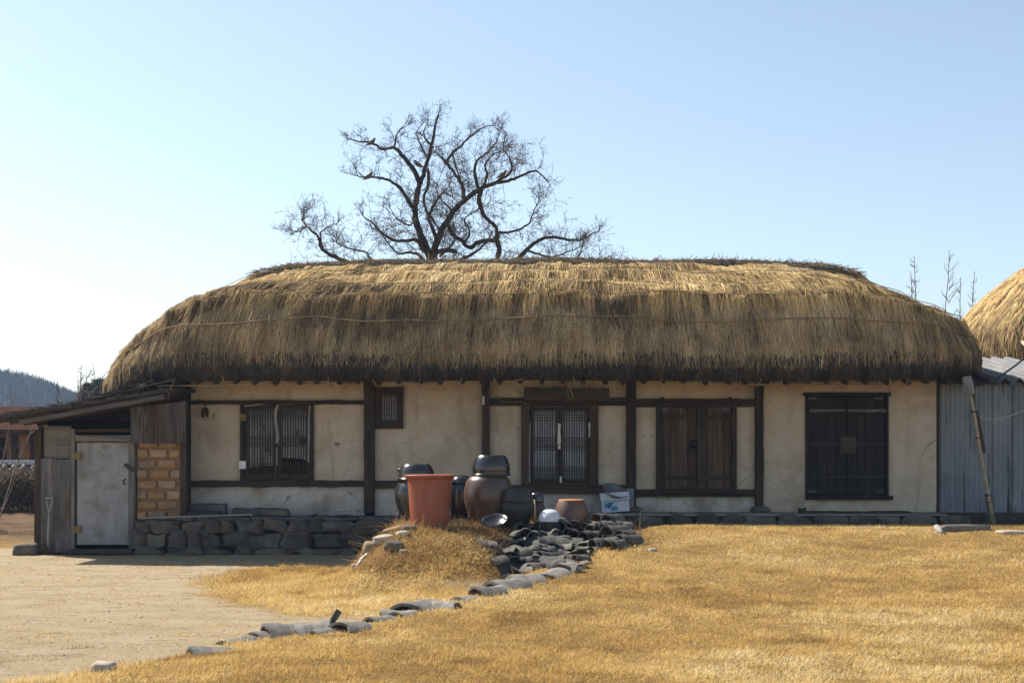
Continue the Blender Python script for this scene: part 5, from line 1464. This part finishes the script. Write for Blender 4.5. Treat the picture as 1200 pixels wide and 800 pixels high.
vs += [(q[0], q[1], q[2] - 0.004) for q in vs]
mb.add(vs, [(i, i + 1, ks + i + 1, ks + i) for i in range(ks - 1)] + [(2 * ks + i, 3 * ks + i, 3 * ks + i + 1, 2 * ks + i + 1) for i in range(ks - 1)])
mb.build('roof', M['zinc'], cs, smooth=True)
mb = MB(); mb.box(fx(1101), fx(1290), 20.4, 20.45, .4, 2.55); mb.build('shade_backing', M['void'], cs)

po = thing('leaning_pole', 'thin wooden pole leaning left with a clear plastic bottle on its tip', 'pole', P(1163.5, 613, 18.9))
mb = MB(); mb.tube([P(1164.5, 616, 18.9), P(1160, 588, 18.9), P(1149, 530, 18.9), P(1141, 480, 18.9), P(1136, 455, 18.9)], [.028, .026, .024, .022, .020], 9); mb.build('shaft', M['bamboo'], po, smooth=True)
mb = MB(); mb.plank(P(1163, 612, 18.95), P(1158, 578, 18.95), .09, .05, up=(1, 0, 0), seg=4, j=.008); mb.build('foot_splint', M['grey_wood_v'], po)
mb = MB(); mb.plank(P(1152.5, 530, 18.96), P(1143, 481, 18.96), .075, .03, up=(1, 0, 0), seg=4, j=.006); mb.build('splint', M['dark_board'], po)
for (px, py) in ((1141.5, 482), (1147, 513), (1158, 580), (1160.5, 588)):
    mb = MB(); A = P(px, py, 18.9); mb.lathe([(.035, -.014), (.045, 0), (.035, .014)], (A.x, A.y + .015, A.z), 12); mb.build('lashing', M['cable'], po, smooth=True)
A = P(1137.5, 463, 18.9); B = P(1132.5, 441, 18.9); mb = MB()
mb.tube([A, A.lerp(B, .1), A.lerp(B, .5), A.lerp(B, .9), B], [.05, .068, .07, .068, .06], 14); mb.build('bottle', M['plastic'], po, smooth=True)
mb = MB(); mb.tube([P(1140, 486, 19), P(1152, 490, 19), P(1165, 492, 19), P(1182, 488, 19), P(1205, 478, 19)], .007, 5); tag(mb.build('pale_wire', M['wire'], None, smooth=True, origin=P(1140, 486, 19)), 'thin pale wire sagging from the leaning pole to the right', 'wire')
mb = MB(); mb.tube([P(1140, 453, 19.6), P(1158, 448, 19.6), P(1172, 441, 19.6), P(1190, 428, 19.6), P(1210, 412, 19.6)], .016, 6); tag(mb.build('power_cable', M['cable'], None, smooth=True, origin=P(1140, 453, 19.6)), 'black cable hanging across the corrugated roof', 'cable')


def log_at(px0, px1, py0, py1, r, label, mat, name='log', cat='log'):
    a = ground(px0, py0); b_ = ground(px1, py1); mb = MB()
    mb.tube([a + Vector((0, 0, r * .5)), a.lerp(b_, .1) + Vector((0, 0, r * .8)), a.lerp(b_, .55) + Vector((0, .02, r * .75)), b_ + Vector((0, 0, r * .5))], [r * .8, r * 1.05, r, r * .7], 10)
    return tag(mb.build(name, M[mat], None, smooth=True, origin=a), label, cat)


log_at(1102, 1160, 623, 621, .05, 'short weathered log lying at the foot of the leaning pole', 'grey_wood')
log_at(1097, 1104, 620, 626, .04, 'bent pale tile like offcut at the left end of the short log', 'tape_old', 'offcut', 'offcut')
stone_at(1186, 625, .2, .10, .035, 21, 'flat buff stone in the grass right of the leaning pole', 'pale_stone')
stone_at(1152, 610, .12, .1, .08, 22, 'brown stone behind the short log by the corrugated shed', 'tan_stone')
stone_at(1178, 612, .3, .2, .12, 23, 'dark stone against the corrugated shed right of the pole', 'stone')

# neighbour thatched house, its left end in view
nb = thing('thatched_house', 'golden thatched roof of the neighbouring house at the right edge', 'house', (13.3, 27.0, 0.4))
PROF2 = [(0.30, 3.65), (0.12, 3.25), (0.05, 3.10), (0.01, 3.22), (0.0, 3.60), (0.015, 3.95), (0.05, 4.22), (0.11, 4.54), (0.20, 4.92), (0.37, 5.42), (0.6, 5.86), (1.0, 6.25)]
TN = Thatch(15.45, 27.2, 5.75, 3.0, 2.0, 15.95, 2.6, PROF2, 401)
nroof = TN.core('roof', M['thatch_base'], nb, 0.0, 1.0, 220, 40)


def tint_nb(U, T, t, N):
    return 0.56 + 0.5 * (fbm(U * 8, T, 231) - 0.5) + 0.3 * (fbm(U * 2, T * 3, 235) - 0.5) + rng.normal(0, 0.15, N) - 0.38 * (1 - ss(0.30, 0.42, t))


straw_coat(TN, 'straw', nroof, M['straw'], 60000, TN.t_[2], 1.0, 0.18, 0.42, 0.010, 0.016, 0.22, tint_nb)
MB().tube([tuple(q) for q in TN.point(np.linspace(-.5, -.1, 60), np.full(60, .62), np.full(60, .05))[0]], .012, 5).build('rope', M['straw_rope'], nroof, smooth=True)
mb = MB(); mb.box(10.7, 19.8, 25.3, 29.2, 0.2, 3.75); mb.build('wall', M['plaster'], nb)
for k in range(7):
    mb = MB(); X = 10.1 + k * .5; mb.tube([(X - .25, 24.25, 3.42), (X, 25.5, 3.8)], .04, 7); mb.build('rafter', M['bamboo'], nb, smooth=True)
# tiled house far behind, between the two thatched roofs
tb = thing('tiled_house', 'dark tiled roof ridge seen between the two thatched roofs', 'house', (12.0, 33.5, 0.3))
mb = MB(); mb.box(10.6, 20.5, 32.5, 36, 0.2, 3.5); mb.build('wall', M['plaster'], tb)
mb = MB(); mb.add([(10.0, 31.8, 3.5), (21, 31.8, 3.5), (21, 34.2, 4.82), (10.0, 34.2, 4.82), (10.0, 36.6, 3.5), (21, 36.6, 3.5)], [(0, 1, 2, 3), (3, 2, 5, 4), (0, 3, 4), (1, 5, 2), (0, 4, 5, 1)]); mb.box(9.95, 21.05, 34.08, 34.32, 4.78, 4.98); mb.build('roof', M['roof_tile'], tb)

# ------------------------------------------------------------------ trees
def zp(x, y):
    return (320 + x / 2.857, 110 + y / 2.857)


LIMBS = [
    # (radius start, radius end, depth start, depth end, points in the enlarged view)
    (0.19, 0.03, 0, 0.3, [(535, 760), (530, 640), (530, 560), (512, 515), (482, 440), (475, 390), (485, 320), (500, 280), (515, 230), (530, 175), (540, 130), (545, 95), (553, 66)]),
    (0.10, 0.02, 0.0, -0.9, [(475, 385), (455, 360), (420, 310), (375, 285), (330, 280), (285, 278)]),
    (0.11, 0.02, 0.1, 0.9, [(492, 300), (470, 255), (430, 205), (405, 180), (370, 185), (330, 165), (290, 160), (255, 150)]),
    (0.05, 0.012, 0.6, 0.4, [(408, 182), (410, 150), (425, 120), (450, 105)]),
    (0.07, 0.03, 0.1, -0.6, [(517, 250), (522, 300), (505, 345), (512, 390), (545, 435), (560, 470)]),
    (0.06, 0.014, 0.2, 0.8, [(520, 215), (505, 195), (490, 160), (480, 130), (500, 100)]),
    (0.05, 0.014, 0.2, -0.8, [(535, 180), (510, 150), (505, 125), (520, 95)]),
    (0.16, 0.02, 0.0, -1.2, [(532, 570), (550, 490), (580, 430), (625, 370), (690, 320), (740, 300), (790, 290), (830, 275), (880, 260), (915, 290)]),
    (0.09, 0.02, -0.4, 0.5, [(640, 352), (632, 305), (600, 255), (560, 210), (540, 193)]),
    (0.07, 0.012, 0.2, 1.0, [(578, 232), (602, 198), (650, 155), (700, 115), (740, 105)]),
    (0.045, 0.02, 0.3, 0.0, [(602, 198), (610, 240), (632, 300)]),
    (0.08, 0.012, -0.6, 0.2, [(690, 320), (675, 270), (680, 230), (720, 195), (745, 165), (760, 130)]),
    (0.06, 0.015, -0.7, -1.4, [(705, 310), (716, 270), (710, 240), (738, 202), (770, 195)]),
    (0.06, 0.012, -0.8, -0.4, [(740, 300), (796, 262), (792, 215), (770, 185), (775, 150)]),
    (0.10, 0.06, -0.6, -0.2, [(695, 322), (690, 360), (708, 410), (740, 440), (752, 470)]),
    (0.09, 0.07, -0.2, 0.0, [(752, 470), (738, 490), (690, 495), (660, 515), (630, 490), (600, 470), (584, 435)]),
    (0.06, 0.012, -0.2, -1.0, [(752, 465), (800, 460), (850, 440), (870, 400), (890, 360)]),
    (0.10, 0.08, -0.2, 0.2, [(748, 480), (757, 520), (745, 570), (700, 640), (600, 720)]),
    (0.09, 0.03, 0.2, -0.6, [(580, 640), (625, 558), (660, 540), (690, 520), (720, 490)]),
    (0.13, 0.016, 0.3, 1.2, [(600, 720), (720, 640), (805, 570), (850, 520), (890, 490), (930, 480), (1000, 490), (1040, 485), (1070, 467), (1090, 460)]),
    (0.05, 0.012, 0.6, 1.4, [(850, 525), (920, 545), (960, 540), (1010, 520), (1040, 505)]),
    (0.06, 0.012, 0.8, 0.2, [(900, 640), (1000, 575), (1030, 530), (1040, 490)]),
    (0.06, 0.012, 0.9, 1.6, [(900, 640), (1060, 585), (1110, 552), (1135, 547)]),
    (0.13, 0.016, 0.0, -1.2, [(500, 720), (380, 630), (240, 560), (170, 525), (150, 480), (112, 442), (98, 420)]),
    (0.05, 0.012, -0.6, -0.2, [(165, 515), (158, 470), (185, 445), (215, 435)]),
    (0.045, 0.010, -0.9, -1.6, [(112, 442), (90, 458), (65, 468)]),
    (0.04, 0.010, -1.0, -0.6, [(98, 420), (104, 400), (100, 388)]),
    (0.09, 0.016, 0.0, 1.0, [(500, 700), (400, 640), (330, 560), (310, 530), (260, 520), (215, 500)]),
    (0.09, 0.016, 0.0, -1.0, [(505, 530), (480, 490), (420, 492), (370, 470), (330, 430), (300, 410)]),
    (0.08, 0.016, 0.1, 0.9, [(510, 600), (500, 550), (460, 530), (420, 535), (385, 500), (350, 450)]),
    (0.10, 0.07, 0.0, -0.5, [(535, 535), (570, 525), (612, 527)]),
    (0.08, 0.014, 0.0, 0.8, [(548, 480), (522, 420), (540, 370), (570, 330), (600, 345), (590, 300)]),
    (0.06, 0.012, 0.0, -1.0, [(585, 430), (600, 400), (560, 350), (545, 310)]),
    (0.05, 0.012, 0.0, -0.9, [(478, 420), (455, 440), (420, 420), (390, 380)]),
    (0.05, 0.012, 0.2, 0.9, [(640, 500), (660, 460), (640, 420), (680, 390), (720, 370)]),
    (0.05, 0.012, -0.2, 0.6, [(560, 545), (600, 500), (610, 470), (600, 410)]),
]
TY = 28.0
tree = thing('bare_tree', 'large bare winter tree with crooked branches rising behind the thatched house', 'tree', (fx(505, TY), TY, 0))


def catmull(pts, n=4):
    p = [pts[0]] + pts + [pts[-1]]; out = []
    for i in range(1, len(p) - 2):
        for k in range(n):
            t = k / n
            out.append(0.5 * ((2 * p[i]) + (-p[i - 1] + p[i + 1]) * t + (2 * p[i - 1] - 5 * p[i] + 4 * p[i + 1] - p[i + 2]) * t * t + (-p[i - 1] + 3 * p[i] - 3 * p[i + 1] + p[i + 2]) * t ** 3))
    out.append(pts[-1]); return out


tm = MB(); tw = MB(); rt = random.Random(99)


def twig(p, d, ln, r, depth):
    n_ = 4 if depth < 2 else 3
    pts = [p]; q = p.copy(); dd = d.copy()
    for k in range(n_):
        dd = (dd + Vector((rt.uniform(-1, 1), rt.uniform(-1, 1), rt.uniform(-1, 1))) * 0.32 + Vector((0, 0, 0.0))).normalized()
        q = q + dd * (ln / n_); pts.append(q.copy())
    tw.tube(pts, [r * (1 - 0.75 * k / n_) for k in range(n_ + 1)], 3, cap=False)
    if depth >= 3: return
    for k in range({0: 5, 1: 4, 2: 2}[depth] if ln > 0.12 else 1):
        i = rt.randrange(1, n_ + 1)
        side = Vector((rt.uniform(-1, 1), rt.uniform(-1, 1), rt.uniform(-0.7, 1))).normalized()
        nd = ((pts[i] - pts[i - 1]).normalized() * 0.75 + side * 0.8).normalized()
        twig(pts[i], nd, ln * rt.uniform(0.4, 0.68), max(r * 0.62, 0.0038), depth + 1)


limb_pts = []
for (r0, r1, d0, d1, pz) in LIMBS:
    n_ = len(pz); base = []
    for i, q in enumerate(pz):
        px, py = zp(*q); base.append(P(px, py, TY + d0 + (d1 - d0) * i / (n_ - 1) + rt.uniform(-.06, .06)))
    pts = catmull(base, 5); N_ = len(pts)
    rad = [(r0 + (r1 - r0) * (k / (N_ - 1)) ** 0.75) * (1 + rt.uniform(-.08, .08)) * 0.60 for k in range(N_)]
    pts = [q + Vector((rt.uniform(-1, 1), rt.uniform(-1, 1), rt.uniform(-1, 1))) * 0.013 for q in pts]
    tm.tube(pts, rad, 8 if r0 > .07 else 6)
    acc = 0
    for k in range(2, N_):
        seg = (pts[k] - pts[k - 1]); acc += seg.length
        if fz(309, 28) > pts[k].z + 0.4: continue
        if acc > 0.09:
            acc = 0
            if rad[k] > 0.13 and rt.random() < 0.5: continue
            side = Vector((rt.uniform(-1, 1), rt.uniform(-1, 1), rt.uniform(-0.5, 1))).normalized()
            twig(pts[k], (seg.normalized() * 0.6 + side * 0.9).normalized(), rt.uniform(0.22, 0.68) * (1 if pts[k].z < 8 else .7) * (1 - .25 * k / N_), rt.uniform(0.006, 0.010), 0)
    for q in range(4):
        twig(pts[-1], (seg.normalized() + Vector((rt.uniform(-.6, .6), rt.uniform(-.6, .6), rt.uniform(-.3, .8)))).normalized(), rt.uniform(.14, .34), 0.007, 1)
tr_ = tm.build('trunk', M['bark'], tree, smooth=True)
tw.build('twigs', M['twig'], tree)


def bird(px, py, Y, face, label):
    c = P(px, py, Y); s = 0.8; mb = MB(); f = face
    pts = [(-.17, -.05), (-.10, -.03), (-.05, 0), (0.0, .025), (.045, .06), (.065, .10), (.08, .125), (.10, .125), (.125, .118)]
    rad = [.012, .028, .052, .062, .052, .034, .034, .022, .004]
    mb.tube([(c.x + a * f * s, c.y, c.z + b_ * s) for a, b_ in pts], [r * s for r in rad], 10)
    tag(mb.build('bird', M['bird'], None, smooth=True, origin=c), label, 'bird', 'birds perched in the bare tree')


bird(435.5, 168, 28.7, 1, 'dark bird perched on the highest left branch of the bare tree')
bird(490, 194, 28.1, -1, 'dark bird perched on the inner left limb of the bare tree')
bird(432, 208, 27.2, 1, 'dark bird perched low on the drooping left branch of the bare tree')
bird(589, 206, 27.1, 1, 'dark bird perched on the right side of the bare tree')


def sapling(px, Y, zb, ztop_py, seed, label, group, lean=0.0, spread=0.35):
    rr = random.Random(seed); X = fx(px, Y); zt = fz(ztop_py, Y)
    mb = MB(); n_ = 9; pts = [Vector((X + lean * k / n_ + rr.uniform(-.055, .055), Y + rr.uniform(-.03, .03), zb + (zt - zb) * k / n_)) for k in range(n_ + 1)]
    mb.tube(pts, [0.020 * (1 - .8 * k / n_) + .004 for k in range(n_ + 1)], 5)
    for k in range(int((zt - zb) * 6)):
        t = rr.uniform(.5, .97); a = pts[0].lerp(pts[-1], t); sd = rr.choice((-1, 1)); ln = spread * rr.uniform(.4, 1.1) * (1.25 - t) * 2
        e = a + Vector((sd * ln * rr.uniform(.25, .8), rr.uniform(-.3, .3) * ln, ln * rr.uniform(.5, 1.1)))
        mb.tube([a, a.lerp(e, .5) + Vector((rr.uniform(-.06, .06), 0, rr.uniform(-.06, .02))), e], [.008, .006, .003], 4, cap=False)
    tag(mb.build('sapling', M['sapling'], None, smooth=True, origin=(X, Y, zb)), label, 'sapling', group)


GS = 'bare saplings behind the right end of the house'
for i, (px, pt, ln, lb) in enumerate(((1069, 318, .0, 'slim bare sapling, leftmost behind the right roof end'), (1084, 299, -.25, 'bare sapling of two straight stems leaning left behind the roof'), (1108, 293, .05, 'tallest and bushiest bare sapling behind the right roof end'), (1122, 325, .05, 'short knotty bare sapling between the tallest one and the neighbour roof'), (1135, 318, .1, 'straight bare sapling just left of the neighbour roof'), (1144, 342, .35, 'low slanting bare sapling touching the neighbour roof outline'))):
    sapling(px, 30.0 + i * .3, 0.3, pt, 500 + i, lb, GS, ln, .55 if i == 2 else .3)
GL = 'bare saplings behind the lean-to shed'
for i, (px, pt) in enumerate(((78, 445), (86, 436), (93, 428), (99, 440), (106, 425), (112, 434), (119, 438))):
    sapling(px, 34 + (i % 3) * 1.2, 0.0, pt, 600 + i, 'thin leafless sapling standing behind the roof of the lean-to shed', GL, random.uniform(-.3, .3), .4)


def conifer(px, Y, zt_py, wdt, seed, label):
    X = fx(px, Y); zt = fz(zt_py, Y); o = thing('pine_tree', label, 'tree', (X, Y, 0), group='dark pines behind the shed')
    mb = MB(); mb.tube([(X, Y, 0), (X + .1, Y, zt * .95)], [.16, .03], 7); mb.build('trunk', M['bark'], o)
    N = 5200; t = rng.random(N) ** .7; an = rng.uniform(0, 6.283, N); lay = 0.55 + .45 * np.abs(np.sin(t * 16 + an))
    r_ = wdt * (1 - t * .85) * np.sqrt(rng.random(N)) * lay
    pos = np.stack([X + r_ * np.cos(an), Y + r_ * np.sin(an), zt * (.3 + .7 * t)], 1)
    d = rdir(N, .3, 1.0)
    blades('crown', pos, d, rng.uniform(.2, .45, N), rng.uniform(.04, .09, N), rng.random(N), M['conifer'], parent=o)


conifer(104, 70, 452, 1.7, 1, 'dark pine behind the saplings, left of the thatch')
conifer(116, 74, 447, 1.8, 2, 'dark pine partly hidden by the left end of the thatch')
# bare bush at the far left edge
bs = thing('bare_bush', 'pale leafless shrub at the left edge in front of the distant tiled wall', 'shrub', (fx(-4, 23), 23, 0))
mb = MB(); rr = random.Random(12)
for k in range(13):
    a = Vector((fx(-10, 23) + rr.uniform(-.15, .15), 23 + rr.uniform(-.2, .2), 0)); e = a + Vector((rr.uniform(-.7, .8), rr.uniform(-.4, .4), rr.uniform(1.2, 2.6)))
    mid = a.lerp(e, .5) + Vector((rr.uniform(-.15, .15), 0, .1)); mb.tube([a, mid, e], [.014, .010, .004], 4, cap=False)
    for q in range(4):
        b_ = mid.lerp(e, rr.random()); mb.tube([b_, b_ + Vector((rr.uniform(-.3, .3), rr.uniform(-.2, .2), rr.uniform(.05, .4)))], [.007, .003], 3, cap=False)
mb.build('branches', M['sapling'], bs)

# ------------------------------------------------------------------ far left: hedge, tiled wall, house, hills
def hedge():
    N = 26000
    x = rng.uniform(-20, -10.2, N); y = rng.uniform(29.2, 31.2, N)
    top = 0.95 + .25 * (fbm(x * 1.3, y * 1.3, 91) - .5) * 2
    z = top * rng.random(N) ** .6
    pos = np.stack([x, y, z], 1); d = rdir(N, .4, 1.0)
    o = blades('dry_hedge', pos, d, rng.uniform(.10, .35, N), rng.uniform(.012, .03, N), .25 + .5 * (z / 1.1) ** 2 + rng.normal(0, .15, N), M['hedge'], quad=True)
    tag(o, 'brown tangled dry hedge in front of the distant tiled wall', 'hedge')


hedge()
tw_ = thing('tiled_wall', 'rubble garden wall with a dark tile coping beyond the dry hedge', 'wall', (-14, 33, 0))
mb = MB(); mb.box(-26, -11.4, 32.8, 33.2, -.1, 1.02); mb.build('wall', M['rubble'], tw_)
mb = MB()
for k in range(58):
    X = -26 + k * .25; mb.tube([(X, 32.55, 1.0), (X, 33.0, 1.2)], .075, 8); mb.tube([(X, 33.45, 1.0), (X, 33.0, 1.2)], .075, 8)
mb.box(-26, -11.4, 32.6, 33.4, .98, 1.05); mb.build('coping_tiles', M['roof_tile'], tw_, smooth=False)
mb = MB(); mb.box(-26, -11.4, 32.88, 33.12, 1.18, 1.29); mb.build('ridge_course', M['tape'], tw_)
fh = thing('timber_house', 'distant orange timber house with a brown roof left of the shed', 'house', (-18, 43, 0))
mb = MB(); mb.box(-26, -14.2, 42, 47, 0, 2.05); mb.build('wall', M['orange_wood'], fh)
for (a, bb) in ((-17.3, -16.6), (-15.4, -14.9), (-19.5, -18.6)):
    mb = MB(); mb.box(a, bb, 41.93, 41.99, .9, 1.95); mb.build('window', M['void'], fh, bevel=.01)
for X in (-18.2, -16.3, -15.7, -14.5):
    mb = MB(); mb.box(X - .09, X + .09, 41.9, 41.985, 0, 2.05); mb.build('post', M['roof_brown'], fh)
mb = MB(); mb.add([(-27, 41, 2.06), (-13.6, 41, 2.06), (-13.6, 44.5, 2.9), (-27, 44.5, 2.9), (-27, 48, 2.06), (-13.6, 48, 2.06), (-27, 41, 2.2), (-13.6, 41, 2.2), (-13.6, 44.5, 3.05), (-27, 44.5, 3.05), (-27, 48, 2.2), (-13.6, 48, 2.2)], [(6, 7, 8, 9), (9, 8, 11, 10), (0, 1, 7, 6), (1, 2, 8, 7), (2, 5, 11, 8), (0, 6, 9, 3), (3, 9, 10, 4), (4, 10, 11, 5), (0, 3, 2, 1), (3, 4, 5, 2)]); mb.build('roof', M['roof_brown'], fh)
Nn = 9000; x = rng.uniform(-30, -12, Nn); y = rng.uniform(50, 54, Nn)
o = blades('dry_bank_grass', np.stack([x, y, np.zeros(Nn)], 1), rdir(Nn, 1.6, .7), rng.uniform(1.6, 3.0, Nn), rng.uniform(.03, .06, Nn), rng.normal(.33, .15, Nn), M['weeds'])
tag(o, 'tall pale dry grass on the bank behind the timber house', 'grass', kind='stuff')

# hills
hx = np.linspace(-420, 420, 141); hy = np.linspace(230, 520, 60)
HX, HY = np.meshgrid(hx, hy)


def hillz(X, Y):
    p = X / Y * F + 600
    crest = np.interp(p, [-700, -200, -60, 0, 30, 60, 85, 140, 250, 400, 800, 1300, 1900], [440, 425, 436, 440, 445, 455, 466, 480, 492, 497, 492, 480, 455])
    zt = H + (HOR - crest) * 330 / F
    return zt * ss(235, 330, Y) * (1 - 0.35 * ss(360, 520, Y)) * (0.94 + .12 * fbm(X * .03, Y * .03, 121)) - 0.5


HZ = hillz(HX, HY); i = np.arange(HX.size).reshape(HX.shape)
hf = np.stack([i[:-1, :-1].ravel(), i[:-1, 1:].ravel(), i[1:, 1:].ravel(), i[1:, :-1].ravel()], 1)
hl = np_mesh('hills', np.stack([HX.ravel(), HY.ravel(), HZ.ravel()], 1), hf, M['hill'], smooth=True); tag(hl, kind='structure')
Nn = 42000
pp = rng.uniform(-260, 300, Nn); Y = rng.uniform(238, 345, Nn); X = (pp - 600) * Y / F
Z = hillz(X, Y)
ev = fbm(X * .03, Y * .05, 131) > .60
d = rdir(Nn, 2.2, .45)
o = blades('hillside_woodland', np.stack([X, Y, Z - .3], 1), d, rng.uniform(1.2, 3.4, Nn), rng.uniform(.15, .5, Nn) * np.where(ev, 2.2, 1), np.where(ev, .05, .55) + rng.normal(0, .22, Nn), M['hilltree'])
tag(o, 'bare grey brown woodland covering the distant hills', 'woodland', kind='stuff')

# ------------------------------------------------------------------ air
HAZE = 0.00050
if HAZE:
    mb = MB(); mb.box(-480, 480, -40, 560, -2.0, 40)
    m, n, l, b = mk('haze'); n.remove(b)
    pv = n.new('ShaderNodeVolumePrincipled'); pv.inputs['Color'].default_value = (0.48, 0.66, 0.95, 1); pv.inputs['Density'].default_value = HAZE
    pv.inputs['Anisotropy'].default_value = 0.2
    l.new(pv.outputs[0], n['Material Output'].inputs['Volume'])
    tag(mb.build('haze', m), 'thin bluish winter haze in the air', 'haze', kind='stuff')
